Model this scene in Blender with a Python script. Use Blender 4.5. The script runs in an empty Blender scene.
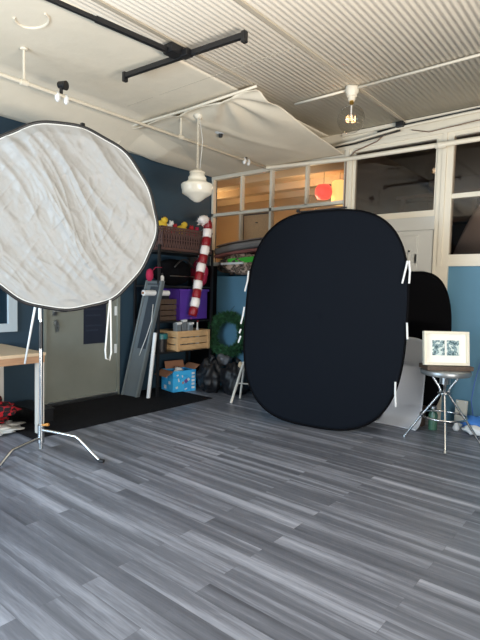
import bpy, bmesh, math, random
from mathutils import Vector, Matrix, noise
random.seed(7)
PI = math.pi
scene = bpy.context.scene
COL = scene.collection
V = Vector

# ------------------------------------------------------------------ materials
def srgb(r, g, b):
    def f(c):
        c /= 255.0
        return c / 12.92 if c <= 0.04045 else ((c + 0.055) / 1.055) ** 2.4
    return (f(r), f(g), f(b), 1.0)

def mat(name, col, rough=0.6, metal=0.0, bump=0.0, bscale=40.0, var=0.0, vscale=3.0, spec=0.5, emit=None, estr=0.0, stretch=(1, 1, 1), sheen=0.0):
    m = bpy.data.materials.new(name); m.use_nodes = True
    nt = m.node_tree; N = nt.nodes; L = nt.links
    b = N['Principled BSDF']
    b.inputs['Base Color'].default_value = col
    b.inputs['Roughness'].default_value = rough
    b.inputs['Metallic'].default_value = metal
    b.inputs['Specular IOR Level'].default_value = spec
    if sheen: b.inputs['Sheen Weight'].default_value = sheen
    if emit:
        b.inputs['Emission Color'].default_value = emit
        b.inputs['Emission Strength'].default_value = estr
    tc = N.new('ShaderNodeTexCoord'); mp = N.new('ShaderNodeMapping')
    L.new(tc.outputs['Object'], mp.inputs['Vector'])
    mp.inputs['Scale'].default_value = stretch
    if var > 0:
        n = N.new('ShaderNodeTexNoise'); n.inputs['Scale'].default_value = vscale; n.inputs['Detail'].default_value = 6
        L.new(mp.outputs[0], n.inputs['Vector'])
        r = N.new('ShaderNodeValToRGB')
        r.color_ramp.elements[0].position = 0.3; r.color_ramp.elements[1].position = 0.7
        r.color_ramp.elements[0].color = tuple(max(0, c * (1 - var)) for c in col[:3]) + (1,)
        r.color_ramp.elements[1].color = tuple(min(1, c * (1 + var)) for c in col[:3]) + (1,)
        L.new(n.outputs['Fac'], r.inputs['Fac']); L.new(r.outputs['Color'], b.inputs['Base Color'])
    if bump > 0:
        n2 = N.new('ShaderNodeTexNoise'); n2.inputs['Scale'].default_value = bscale; n2.inputs['Detail'].default_value = 5
        L.new(mp.outputs[0], n2.inputs['Vector'])
        bp = N.new('ShaderNodeBump'); bp.inputs['Strength'].default_value = bump; bp.inputs['Distance'].default_value = 0.01
        L.new(n2.outputs['Fac'], bp.inputs['Height']); L.new(bp.outputs[0], b.inputs['Normal'])
    return m

def floor_material():
    m = bpy.data.materials.new('grey_vinyl_planks'); m.use_nodes = True
    nt = m.node_tree; N = nt.nodes; L = nt.links; b = N['Principled BSDF']
    tc = N.new('ShaderNodeTexCoord')
    mp = N.new('ShaderNodeMapping'); L.new(tc.outputs['Object'], mp.inputs['Vector'])
    mp.inputs['Location'].default_value = (0.35, -0.015, 0)
    br = N.new('ShaderNodeTexBrick'); L.new(mp.outputs[0], br.inputs['Vector'])
    br.offset = 0.37; br.offset_frequency = 2
    br.inputs['Scale'].default_value = 1.0
    br.inputs['Brick Width'].default_value = 1.22; br.inputs['Row Height'].default_value = 0.213 / 2
    br.inputs['Mortar Size'].default_value = 0.0006; br.inputs['Mortar Smooth'].default_value = 0.3
    br.inputs['Color1'].default_value = (0.0, 0, 0, 1); br.inputs['Color2'].default_value = (1, 1, 1, 1)
    br.inputs['Mortar'].default_value = (0.3, 0.3, 0.3, 1)
    # long grain streaks
    m2 = N.new('ShaderNodeMapping'); L.new(tc.outputs['Object'], m2.inputs['Vector']); m2.inputs['Scale'].default_value = (0.30, 7.0, 1)
    n1 = N.new('ShaderNodeTexNoise'); L.new(m2.outputs[0], n1.inputs['Vector']); n1.inputs['Scale'].default_value = 1.6; n1.inputs['Detail'].default_value = 2.2
    m3 = N.new('ShaderNodeMapping'); L.new(tc.outputs['Object'], m3.inputs['Vector']); m3.inputs['Scale'].default_value = (5, 70, 1)
    n2 = N.new('ShaderNodeTexNoise'); L.new(m3.outputs[0], n2.inputs['Vector']); n2.inputs['Scale'].default_value = 1.5; n2.inputs['Detail'].default_value = 8
    # offset the grain per board so it breaks at plank ends
    ad = N.new('ShaderNodeMixRGB'); ad.blend_type = 'ADD'; ad.inputs[0].default_value = 1.0
    sc = N.new('ShaderNodeMixRGB'); sc.blend_type = 'MULTIPLY'; sc.inputs[0].default_value = 1.0; sc.inputs[2].default_value = (7, 7, 7, 1)
    L.new(br.outputs['Color'], sc.inputs[1]); L.new(m2.outputs[0], ad.inputs[1]); L.new(sc.outputs[0], ad.inputs[2]); L.new(ad.outputs[0], n1.inputs['Vector'])
    def math_(op, a, c):
        q = N.new('ShaderNodeMath'); q.operation = op
        for i, v in enumerate((a, c)):
            if isinstance(v, (int, float)): q.inputs[i].default_value = v
            else: L.new(v, q.inputs[i])
        return q.outputs[0]
    sep = N.new('ShaderNodeSeparateColor'); L.new(br.outputs['Color'], sep.inputs[0])
    v = math_('ADD', math_('MULTIPLY', sep.outputs[0], 0.12), math_('MULTIPLY', n1.outputs['Fac'], 1.0))
    v = math_('ADD', v, math_('MULTIPLY', n2.outputs['Fac'], 0.26))
    r = N.new('ShaderNodeValToRGB'); e = r.color_ramp.elements
    e[0].position = 0.40; e[0].color = srgb(74, 77, 86)
    e[1].position = 1.02; e[1].color = srgb(172, 177, 190)
    k = e.new(0.68); k.color = srgb(106, 110, 120)
    L.new(v, r.inputs['Fac'])
    mm = N.new('ShaderNodeMixRGB'); mm.inputs[2].default_value = srgb(60, 60, 65)
    L.new(math_('MULTIPLY', br.outputs['Fac'], 0.6), mm.inputs[0]); L.new(r.outputs[0], mm.inputs[1])
    L.new(mm.outputs[0], b.inputs['Base Color'])
    b.inputs['Roughness'].default_value = 0.38
    bp = N.new('ShaderNodeBump'); bp.inputs['Strength'].default_value = 0.25; bp.inputs['Distance'].default_value = 0.002
    L.new(n2.outputs['Fac'], bp.inputs['Height']); L.new(bp.outputs[0], b.inputs['Normal'])
    return m

def glass_material(name, tint=(1, 1, 1, 1), rough=0.02):
    m = bpy.data.materials.new(name); m.use_nodes = True
    nt = m.node_tree; N = nt.nodes; L = nt.links
    for n in list(N): N.remove(n)
    o = N.new('ShaderNodeOutputMaterial'); mx = N.new('ShaderNodeMixShader')
    t = N.new('ShaderNodeBsdfTransparent'); t.inputs[0].default_value = tint
    g = N.new('ShaderNodeBsdfGlossy'); g.inputs['Roughness'].default_value = rough
    lw = N.new('ShaderNodeLayerWeight'); lw.inputs[0].default_value = 0.5
    pw = N.new('ShaderNodeMath'); pw.operation = 'POWER'; pw.inputs[1].default_value = 4.0; L.new(lw.outputs['Facing'], pw.inputs[0])
    fr = N.new('ShaderNodeMath'); fr.operation = 'MULTIPLY_ADD'; fr.inputs[1].default_value = 0.7; fr.inputs[2].default_value = 0.045; L.new(pw.outputs[0], fr.inputs[0])
    L.new(fr.outputs[0], mx.inputs[0]); L.new(t.outputs[0], mx.inputs[1]); L.new(g.outputs[0], mx.inputs[2]); L.new(mx.outputs[0], o.inputs[0])
    return m

def voronoi_mat(name, cols, scale, rough=0.8):
    m = bpy.data.materials.new(name); m.use_nodes = True
    nt = m.node_tree; N = nt.nodes; L = nt.links; b = N['Principled BSDF']
    tc = N.new('ShaderNodeTexCoord'); n = N.new('ShaderNodeTexNoise'); n.inputs['Scale'].default_value = scale; n.inputs['Detail'].default_value = 3
    L.new(tc.outputs['Object'], n.inputs['Vector'])
    r = N.new('ShaderNodeValToRGB'); r.color_ramp.interpolation = 'CONSTANT'
    el = r.color_ramp.elements
    k = len(cols)
    el[0].position = 0; el[0].color = cols[0]; el[1].position = 0.36 + 0.28 * (k - 1) / k; el[1].color = cols[-1]
    for i in range(1, k - 1):
        x = el.new(0.36 + 0.28 * i / k); x.color = cols[i]
    L.new(n.outputs['Fac'], r.inputs['Fac']); L.new(r.outputs[0], b.inputs['Base Color']); b.inputs['Roughness'].default_value = rough
    return m

def plaid_mat(name):
    m = bpy.data.materials.new(name); m.use_nodes = True
    nt = m.node_tree; N = nt.nodes; L = nt.links; b = N['Principled BSDF']
    tc = N.new('ShaderNodeTexCoord')
    ck = N.new('ShaderNodeTexChecker'); ck.inputs['Scale'].default_value = 16
    ck.inputs['Color1'].default_value = srgb(178, 24, 38); ck.inputs['Color2'].default_value = srgb(26, 18, 22)
    L.new(tc.outputs['Object'], ck.inputs['Vector']); L.new(ck.outputs[0], b.inputs['Base Color']); b.inputs['Roughness'].default_value = 0.9
    return m

M = {}
M['floor'] = floor_material()
M['ceil'] = mat('cream_corrugated_paint', srgb(240, 232, 217), 0.75)
M['batten'] = mat('shadow_toned_cream_batten', srgb(172, 162, 144), 0.8)  # ceiling cream darkened so battens and seam read as shadow gaps
M['plaster'] = mat('cream_plaster', srgb(226, 216, 196), 0.85, bump=0.35, bscale=9, var=0.05, vscale=1.6)
M['canvas'] = mat('cream_canvas', srgb(222, 211, 190), 0.9, bump=0.2, bscale=14, var=0.04, vscale=2)
M['bluewall'] = mat('blue_wall_paint', srgb(84, 128, 152), 0.55, var=0.05, vscale=2)
M['tealwall'] = mat('dark_teal_wall_paint', srgb(38, 62, 78), 0.6, var=0.06, vscale=2)
M['whitetrim'] = mat('cream_gloss_trim', srgb(218, 210, 192), 0.4, bump=0.08, bscale=25)
M['whitedoor'] = mat('grey_white_door_paint', srgb(196, 196, 190), 0.45)
M['metaldoor'] = mat('grey_green_metal_door', srgb(128, 131, 122), 0.42, var=0.08, vscale=2.5, bump=0.05, bscale=6)
M['steel'] = mat('brushed_steel', srgb(190, 192, 192), 0.28, metal=1.0)
M['chrome'] = mat('chrome', srgb(200, 202, 203), 0.25, metal=1.0)
M['black'] = mat('black_enamel', srgb(24, 24, 26), 0.4)
M['blackfab'] = mat('black_fabric', srgb(24, 26, 31), 0.95, spec=0.15, bump=0.1, bscale=160, sheen=0.15)
M['blackmuslin'] = mat('black_muslin', srgb(14, 19, 27), 0.85, spec=0.12, bump=0.08, bscale=120)
M['deepblack'] = mat('matt_black_cloth', srgb(10, 10, 13), 0.95, spec=0.1)
M['carpet'] = mat('black_carpet_mat', srgb(24, 24, 27), 0.95, bump=0.8, bscale=140, var=0.5, vscale=60, spec=0.15)
M['silver'] = mat('white_silver_fabric', srgb(152, 151, 148), 0.45, bump=0.4, bscale=22, spec=0.35)
M['birch'] = mat('birch_plywood', srgb(214, 190, 158), 0.5, var=0.08, vscale=5, stretch=(8, 1, 8))
M['birchwhite'] = mat('pale_painted_wood', srgb(214, 208, 198), 0.55)
M['pine'] = mat('pine_slats', srgb(208, 170, 124), 0.6, var=0.12, vscale=6, stretch=(8, 1.5, 8))
M['edgewood'] = mat('table_edge_wood', srgb(178, 138, 106), 0.5, var=0.1, vscale=8, stretch=(1, 1, 10))
M['darkwood'] = mat('worn_brown_wood', srgb(78, 62, 50), 0.5, var=0.2, vscale=10, stretch=(1, 6, 1))
M['orangewall'] = mat('warm_tan_wall', srgb(232, 206, 166), 0.8, var=0.05, vscale=1.4)
M['cork'] = mat('cork_board', srgb(196, 156, 112), 0.9, var=0.06, vscale=30)
M['darkroom'] = mat('dark_brown_wall', srgb(78, 66, 58), 0.8, var=0.15, vscale=2)
M['glass'] = glass_material('window_glass')
M['smoked'] = glass_material('dim_window_glass', (0.75, 0.72, 0.7, 1), 0.04)
M['opal'] = mat('opal_glass', srgb(232, 228, 214), 0.22, bump=0.0)
M['brownbasket'] = mat('brown_plastic_basket', srgb(88, 62, 56), 0.6)
M['yellow'] = mat('yellow_plush', srgb(204, 172, 52), 0.9, bump=0.5, bscale=60)
M['red'] = mat('red_plush', srgb(160, 34, 44), 0.9, bump=0.4, bscale=60)
M['magenta'] = mat('magenta_fabric', srgb(166, 28, 68), 0.8)
M['purple'] = mat('purple_plastic', srgb(82, 50, 148), 0.4)
M['tinselred'] = mat('red_tinsel', srgb(132, 14, 28), 0.35, bump=0.3, bscale=80)
M['tinselwhite'] = mat('white_tinsel', srgb(236, 228, 224), 0.45, bump=0.3, bscale=80)
M['green'] = mat('evergreen_needles', srgb(44, 88, 54), 0.85, var=0.6, vscale=22)
M['white'] = mat('white_plastic', srgb(228, 230, 230), 0.4)
M['cord'] = mat('white_cotton_cord', srgb(216, 216, 212), 0.8)
M['rope'] = mat('grey_sheet_metal', srgb(116, 124, 126), 0.4, metal=0.2)
M['greyboard'] = mat('grey_blue_board', srgb(96, 104, 108), 0.5, var=0.06, vscale=3)
M['darkgrey'] = mat('dark_grey_panel', srgb(44, 52, 60), 0.5)
M['cyanbox'] = voronoi_mat('printed_blue_carton', [srgb(58, 176, 236), srgb(50, 164, 228), srgb(62, 182, 240)], 6)
M['cardboard'] = mat('brown_cardboard', srgb(158, 112, 84), 0.85)
M['bagblack'] = mat('black_bin_bag', srgb(20, 22, 27), 0.5, bump=0.5, bscale=4)
M['greybag'] = mat('clear_grey_bag', srgb(110, 112, 118), 0.35, bump=0.6, bscale=12)
M['camo'] = voronoi_mat('camouflage_cloth', [srgb(66, 58, 54), srgb(150, 126, 108), srgb(90, 80, 66), srgb(196, 170, 152)], 11)
M['matgrey'] = mat('grey_foam_mat', srgb(122, 118, 116), 0.85, bump=0.3, bscale=40)
M['matpink'] = mat('dull_red_foam', srgb(138, 86, 80), 0.85)
M['limegreen'] = mat('lime_green_cloth', srgb(62, 178, 52), 0.8)
M['plaid'] = plaid_mat('red_black_plaid')
M['sweep'] = mat('grey_vinyl_sweep', srgb(212, 219, 230), 0.4)
M['photomat'] = mat('white_mount_board', srgb(238, 238, 232), 0.7)
M['framecream'] = mat('cream_frame_paint', srgb(230, 224, 206), 0.5)
M['photo'] = voronoi_mat('blue_grey_print', [srgb(70, 96, 104), srgb(150, 176, 180), srgb(96, 124, 132), srgb(206, 220, 218)], 26)
M['beige'] = mat('beige_metal', srgb(190, 186, 172), 0.5)
M['stoolseat'] = mat('grey_steel_seat', srgb(150, 154, 156), 0.35, metal=0.7)
M['teal'] = mat('teal_plastic', srgb(34, 108, 112), 0.4)
M['bottle'] = mat('green_bottle', srgb(70, 110, 90), 0.25)
M['cyanbag'] = mat('bright_blue_bag', srgb(70, 130, 210), 0.4)
M['poster'] = mat('dark_blue_poster', srgb(26, 34, 50), 0.5)
M['posterline'] = mat('faded_grey_print', srgb(38, 46, 62), 0.5)
M['filament'] = mat('glowing_filament', srgb(255, 190, 110), 0.5, emit=(1, 0.62, 0.3, 1), estr=5)
M['bulbglass'] = glass_material('clear_bulb_glass', (0.93, 0.92, 0.9, 1))
M['redlamp'] = mat('red_paper_lantern', srgb(230, 60, 50), 0.7, emit=(1.0, 0.09, 0.06, 1), estr=1.1)
M['amberlamp'] = mat('lit_amber_shade', srgb(250, 200, 110), 0.7, emit=(1.0, 0.6, 0.18, 1), estr=1.3)
M['meshcloth'] = mat('grey_mesh_cloth', srgb(185, 176, 172), 0.9, bump=0.5, bscale=90)
M['brownshelf'] = mat('dim_brown_timber', srgb(96, 76, 62), 0.7)

# ------------------------------------------------------------------ mesh builder
class MB:
    def __init__(s): s.bm = bmesh.new()
    def box(s, c, size, rot=None, bevel=0.0, seg=2):
        g = bmesh.ops.create_cube(s.bm, size=1.0)
        vs = g['verts']
        for v in vs: v.co = V((v.co.x * size[0], v.co.y * size[1], v.co.z * size[2]))
        if bevel > 0:
            es = list({e for v in vs for e in v.link_edges})
            r = bmesh.ops.bevel(s.bm, geom=es, offset=bevel, segments=seg, profile=0.7, affect='EDGES')
            fs = set(r['faces']); vs = list({v for f in fs for v in f.verts} | {v for v in vs if v.is_valid})
        R = rot if rot is not None else Matrix.Identity(3)
        if isinstance(R, (tuple, list)):
            from mathutils import Euler
            R = Euler(R).to_matrix()
        for v in vs: v.co = R @ v.co + V(c)
        return s
    def span(s, a, b, bevel=0.0):
        a = V(a); b = V(b)
        return s.box((a + b) / 2, tuple(abs(x) for x in (b - a)), bevel=bevel)
    def tube(s, pts, r, n=10, cap=True, closed=False):
        pts = [V(p) for p in pts]; k = len(pts)
        rr = r if isinstance(r, (list, tuple)) else [r] * k
        rings = []; prev = None
        for i, p in enumerate(pts):
            if closed: d = pts[(i + 1) % k] - pts[i - 1]
            else: d = pts[min(i + 1, k - 1)] - pts[max(i - 1, 0)]
            if d.length < 1e-9: d = V((0, 0, 1))
            d.normalize()
            if prev is None:
                u = d.orthogonal().normalized()
            else:
                u = prev - d * prev.dot(d)
                u = u.normalized() if u.length > 1e-6 else d.orthogonal().normalized()
            prev = u; w = d.cross(u)
            rings.append([s.bm.verts.new(p + (u * math.cos(2 * PI * j / n) + w * math.sin(2 * PI * j / n)) * rr[i]) for j in range(n)])
        rng = range(k) if closed else range(k - 1)
        for i in rng:
            a, b = rings[i], rings[(i + 1) % k]
            for j in range(n): s.bm.faces.new((a[j], a[(j + 1) % n], b[(j + 1) % n], b[j]))
        if cap and not closed:
            s.bm.faces.new(rings[0][::-1]); s.bm.faces.new(rings[-1])
        return s
    def lathe(s, prof, c, n=28, axis='Z'):
        c = V(c); rings = []
        for r, z in prof:
            if axis == 'Z': rings.append([s.bm.verts.new(c + V((r * math.cos(2 * PI * j / n), r * math.sin(2 * PI * j / n), z))) for j in range(n)])
            else: rings.append([s.bm.verts.new(c + V((z, r * math.cos(2 * PI * j / n), r * math.sin(2 * PI * j / n)))) for j in range(n)])
        for a, b in zip(rings, rings[1:]):
            for j in range(n): s.bm.faces.new((a[j], a[(j + 1) % n], b[(j + 1) % n], b[j]))
        s.bm.faces.new(rings[0][::-1]); s.bm.faces.new(rings[-1])
        return s
    def blob(s, c, size, amp=0.12, freq=4.0, sub=3, seed=0, flat=None):
        g = bmesh.ops.create_icosphere(s.bm, subdivisions=sub, radius=1.0)
        for v in g['verts']:
            d = v.co.normalized()
            k = 1 + amp * noise.noise(d * freq * 0.6 + V((seed, seed * 2.3, 1))) * 2 + amp * 0.5 * noise.noise(d * freq * 1.7 + V((seed, 0, 5)))
            p = V((d.x * size[0], d.y * size[1], d.z * size[2])) * k
            if flat is not None and p.z < -size[2] * flat: p.z = -size[2] * flat
            v.co = p + V(c)
        return s
    def prism(s, poly, f0, f1):
        """poly: list of 2-D points; f0/f1 map them to the two faces."""
        a = [s.bm.verts.new(f0(*p)) for p in poly]; b = [s.bm.verts.new(f1(*p)) for p in poly]
        k = len(poly)
        s.bm.faces.new(a[::-1]); s.bm.faces.new(b)
        for i in range(k): s.bm.faces.new((a[i], a[(i + 1) % k], b[(i + 1) % k], b[i]))
        return s
    def grid(s, fn, nu, nv, flip=False):
        g = [[s.bm.verts.new(fn(i / nu, j / nv)) for j in range(nv + 1)] for i in range(nu + 1)]
        for i in range(nu):
            for j in range(nv):
                q = (g[i][j], g[i + 1][j], g[i + 1][j + 1], g[i][j + 1])
                s.bm.faces.new(q[::-1] if flip else q)
        return s
    def build(s, name, m, parent=None, base=None, smooth=False, normals=True):
        if normals: bmesh.ops.recalc_face_normals(s.bm, faces=s.bm.faces[:])
        org = V((0, 0, 0))
        if parent is not None:
            q = parent
            while q is not None: org = org + q.location; q = q.parent
        elif base is not None: org = V(base)
        for v in s.bm.verts: v.co -= org
        me = bpy.data.meshes.new(name); s.bm.to_mesh(me); s.bm.free()
        if smooth:
            for p in me.polygons: p.use_smooth = True
            if smooth == 'auto':
                try: me.set_sharp_from_angle(angle=math.radians(40))
                except Exception: pass
        me.materials.append(m)
        o = bpy.data.objects.new(name, me); COL.objects.link(o)
        if parent is not None: o.parent = parent
        elif base is not None: o.location = org
        return o

def solid(o, t, off=-1.0):
    md = o.modifiers.new('thickness', 'SOLIDIFY'); md.thickness = t; md.offset = off; return o
def tag(o, label=None, cat=None, group=None, kind=None):
    if label: o['label'] = label
    if cat: o['category'] = cat
    if group: o['group'] = group
    if kind: o['kind'] = kind
    return o
def thing(name, loc, label, cat, group=None):
    o = bpy.data.objects.new(name, None); o.empty_display_size = 0.1; COL.objects.link(o); o.location = loc
    return tag(o, label, cat, group)
def struct(o): o['kind'] = 'structure'; return o
def copy_tree(o, parent=None):
    c = o.copy(); COL.objects.link(c); c.parent = parent
    for ch in list(o.children): copy_tree(ch, c)
    return c
def arc(fn, n): return [fn(i / n) for i in range(n + 1)]

# ------------------------------------------------------------------ room numbers
WX, NY = -5.37, 5.75          # west wall plane, north wall plane
EX, SY = 1.7, -2.0            # east and south walls, behind the camera
CZ = 3.46                     # ceiling height

# floor
struct(MB().span((WX, SY, -0.06), (EX, NY, 0)).build('floor', M['floor']))
# ceiling: real corrugation east of the plaster strip
def corrugated(x0, x1, pitch=0.047, amp=0.0045):
    mb = MB(); n = int((x1 - x0) / pitch * 6)
    def fn(u, v):
        x = x0 + (x1 - x0) * u
        return V((x, SY + (NY - SY) * v, CZ + amp * (0.5 + 0.5 * math.sin(2 * PI * (x - x0) / pitch))))
    mb.grid(fn, n, 1, flip=True)
    return mb
ce = corrugated(-3.30, EX).build('ceiling', M['ceil'], smooth=True, normals=False); struct(ce)
solid(ce, 0.03, -1)
# plaster strip and the sloping cove down to the west wall
pl = MB()
def cove(u, v):
    x = -3.30 + (WX + 3.30) * u
    z = CZ if x > -4.7 else CZ - 0.25 * ((-4.7 - x) / (-4.7 - WX)) ** 1.15
    y = SY + (NY - SY) * v
    z += 0.006 * noise.noise(V((x * 1.5, y * 1.2, 0)))
    return V((x, y, min(z, CZ)))
pl.grid(cove, 40, 60)
plo = pl.build('ceiling_plaster', M['plaster'], smooth=True); struct(plo); solid(plo, 0.03, 1)
struct(MB().span((WX - 0.1, SY, CZ + 0.03), (EX, NY + 0.1, CZ + 0.1)).build('ceiling_slab', M['plaster']))
# ceiling battens / seams
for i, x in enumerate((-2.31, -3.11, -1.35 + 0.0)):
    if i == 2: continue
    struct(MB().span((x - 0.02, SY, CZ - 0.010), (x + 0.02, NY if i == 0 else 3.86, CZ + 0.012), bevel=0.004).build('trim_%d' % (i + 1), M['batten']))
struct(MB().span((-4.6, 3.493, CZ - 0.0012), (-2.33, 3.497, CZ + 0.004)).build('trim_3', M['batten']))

# walls ---------------------------------------------------------------
# west wall with the door opening (y 2.94..3.97, z to 2.10)
w = MB()
w.span((WX - 0.12, SY, 0), (WX, 2.92, CZ)); w.span((WX - 0.12, 3.99, 0), (WX, NY + 0.1, CZ)); w.span((WX - 0.12, 2.92, 2.12), (WX, 3.99, CZ))
struct(w.build('wall_west', M['tealwall']))
# north wall, blue below the sill, opening for the white door
w = MB()
w.span((WX - 0.12, NY, 0), (-2.97, NY + 0.1, 1.76)); w.span((-1.90, NY, 0), (EX + 0.1, NY + 0.1, 1.76))
struct(w.build('wall_north', M['bluewall']))
# projecting blue ledge left of the backdrop that carries the mats
struct(MB().span((-5.05, 5.45, 0), (-3.10, NY, 1.63)).build('wall_north_ledge', M['bluewall']))
# header band above all windows
struct(MB().span((WX - 0.12, NY - 0.02, 3.235), (EX + 0.1, NY + 0.1, CZ + 0.03)).span((-3.2, NY - 0.05, 3.235), (EX, NY - 0.02, 3.28)).build('trim_4', M['whitetrim']))
struct(MB().span((-3.1, NY - 0.05, CZ - 0.05), (EX, NY - 0.02, CZ - 0.005)).build('trim_5', M['whitetrim']))
# east and south walls (behind the camera) with the big daylight windows
w = MB(); w.span((EX, SY, 0), (EX + 0.1, NY, 0.7)); w.span((EX, SY, 2.75), (EX + 0.1, NY, CZ)); w.span((EX, SY, 0.7), (EX + 0.1, -1.2, 2.75)); w.span((EX, 2.6, 0.7), (EX + 0.1, NY, 2.75))
struct(w.build('wall_east', M['tealwall']))
w = MB(); w.span((WX, SY - 0.1, 0), (EX, SY, 0.6)); w.span((WX, SY - 0.1, 2.3), (EX, SY, CZ)); w.span((WX, SY - 0.1, 0.6), (-5.25, SY, 2.75)); w.span((-2.15, SY - 0.1, 0.6), (EX, SY, 2.75))
struct(w.build('wall_south', M['tealwall']))

# north glazing ---------------------------------------------------------
def window(n, frame_mb, glass_mb, gm):
    r = frame_mb.build('window_%d' % n, M['whitetrim'], base=(0, 0, 0)); struct(r)
    glass_mb.build('pane', gm, r)
    return r
# window_1: left partition, x -5.37..-3.05
f = MB()
f.span((WX, NY - 0.03, 3.14), (-3.05, NY + 0.05, 3.24))
f.span((WX, NY - 0.025, 2.575), (-3.05, NY + 0.045, 2.62))
f.span((WX, NY - 0.03, 1.76), (-3.05, NY + 0.08, 1.86))
for x, wd in ((-5.353, 0.034), (-4.77, 0.032), (-4.22, 0.04), (-3.63, 0.032)):
    f.span((x - wd / 2, NY - 0.025, 1.86 if x in (-5.353, -4.22) else 2.6), (x + wd / 2, NY + 0.045, 3.16))
f.span((-4.80, NY - 0.02, 1.86), (-4.77, NY + 0.04, 2.6))
g = MB().span((WX, NY + 0.005, 1.86), (-3.05, NY + 0.011, 3.15))
window(1, f, g, M['glass'])
# main posts
struct(MB().span((-3.06, NY - 0.04, 1.76), (-2.95, NY + 0.06, 3.24), bevel=0.006).span((-3.035, NY - 0.055, 1.76), (-2.985, NY - 0.04, 3.24)).build('trim_6', M['whitetrim']))
struct(MB().span((-1.90, NY - 0.03, 0), (-1.73, NY + 0.06, 3.24), bevel=0.004).span((-1.845, NY - 0.045, 1.76), (-1.80, NY - 0.03, 3.24)).build('trim_7', M['whitetrim']))
struct(MB().span((-3.06, NY - 0.03, 0), (-2.90, NY + 0.06, 1.76)).build('trim_8', M['whitetrim']))
# window_2: over the white door
f = MB(); f.span((-2.95, NY - 0.02, 2.33), (-1.90, NY + 0.05, 2.40)); f.span((-2.95, NY - 0.03, 3.19), (-1.90, NY + 0.05, 3.24))
f.span((-2.95, NY - 0.01, 2.40), (-2.915, NY + 0.04, 3.2)); f.span((-1.925, NY - 0.01, 2.40), (-1.90, NY + 0.04, 3.2))
g = MB().span((-2.95, NY + 0.005, 2.38), (-1.90, NY + 0.011, 3.22)); window(2, f, g, M['smoked'])
# window_3: right, two tall lights with a transom
f = MB(); f.span((-1.73, NY - 0.03, 1.76), (0.9, NY + 0.07, 1.80), bevel=0.004); f.span((-1.73, NY - 0.02, 1.80), (0.9, NY + 0.06, 1.89)); f.span((-1.73, NY - 0.02, 2.51), (0.9, NY + 0.05, 2.56))
f.span((-1.73, NY - 0.03, 3.19), (0.9, NY + 0.05, 3.24))
for x in (-0.4, 0.86): f.span((x, NY - 0.03, 1.86), (x + 0.09, NY + 0.06, 3.2))
g = MB().span((-1.73, NY + 0.005, 1.87), (0.9, NY + 0.011, 3.22)); window(3, f, g, M['smoked'])
struct(MB().span((0.9, NY, 1.76), (EX + 0.1, NY + 0.1, 3.24)).build('wall_north_upper', M['bluewall']))
# door_1: grey-white panelled door under window_2
d = MB(); d.span((-2.90, NY - 0.005, 0.0), (-1.90, NY + 0.04, 2.34)); d.span((-2.90, NY - 0.03, 2.18), (-1.90, NY, 2.33), bevel=0.004)
d1 = d.build('door_1', M['whitedoor']); struct(d1)
dd = MB(); dd.span((-2.84, NY - 0.025, 0.03), (-2.09, NY, 2.12), bevel=0.004)
leaf = dd.build('door_leaf', M['whitedoor'], d1)
q = MB()
for z0, z1 in ((0.3, 0.95), (1.1, 1.95)):
    for x0, x1 in ((-2.78, -2.5), (-2.42, -2.17)):
        for a, b in (((x0, z0), (x1, z0 + 0.02)), ((x0, z1 - 0.02), (x1, z1)), ((x0, z0), (x0 + 0.02, z1)), ((x1 - 0.02, z0), (x1, z1))):
            q.span((a[0], NY - 0.034, a[1]), (b[0], NY - 0.024, b[1]))
q.build('panel_moulding', M['whitedoor'], leaf)
MB().span((-2.105, NY - 0.04, 1.80), (-2.085, NY - 0.024, 1.90)).build('hinge', M['steel'], leaf)

# rooms beyond the glass -------------------------------------------------
BY = 8.6
w = MB(); w.span((-9.0, BY, 0), (-3.02, BY + 0.1, 3.4)); w.span((-9.1, NY + 0.1, 0), (-9.0, BY, 3.4)); w.span((-9.0, NY, 0), (WX - 0.12, NY + 0.1, 3.45)); w.span((-3.06, NY + 0.1, 0), (-3.02, BY, 3.4))
struct(w.build('wall_back_room', M['orangewall']))
struct(MB().span((-9.1, NY + 0.1, 3.38), (-3.02, BY, 3.45)).build('ceiling_back_room', M['orangewall']))
struct(MB().span((-9.1, NY + 0.1, -0.05), (EX + 0.1, BY, 0)).build('floor_back_room', M['darkroom']))
w = MB(); w.span((-3.02, BY, 0), (EX + 0.1, BY + 0.1, 3.4)); w.span((-3.02, NY + 0.1, 3.38), (EX + 0.1, BY, 3.45)); w.span((EX, NY + 0.1, 0), (EX + 0.1, BY, 3.4)); w.span((-3.02, NY + 0.1, 0), (-2.98, BY, 3.4))
struct(w.build('wall_dark_room', M['darkroom']))
# brown pin board leaning inside the partition
t = thing('pin_board', (-4.5, NY + 0.07, 1.86), 'tan cork board with dark edge standing behind lower left pane', 'board')
MB().span((-4.77, NY + 0.06, 1.86), (-4.27, NY + 0.08, 2.56)).build('panel', M['cork'], t)
e = MB()
for a, b in (((-4.78, 1.86), (-4.765, 2.57)), ((-4.275, 1.86), (-4.25, 2.57)), ((-4.78, 2.555), (-4.25, 2.575))): e.span((a[0], NY + 0.055, a[1]), (b[0], NY + 0.085, b[1]))
e.build('edging', M['darkwood'], t)
for x, z in ((-4.52, 2.43), (-4.33, 2.21)):
    MB().lathe([(0.001, 0), (0.018, 0.0), (0.018, 0.012), (0.001, 0.014)], (x, NY + 0.052, z), 12).build('pin', M['darkwood'], t)
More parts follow.
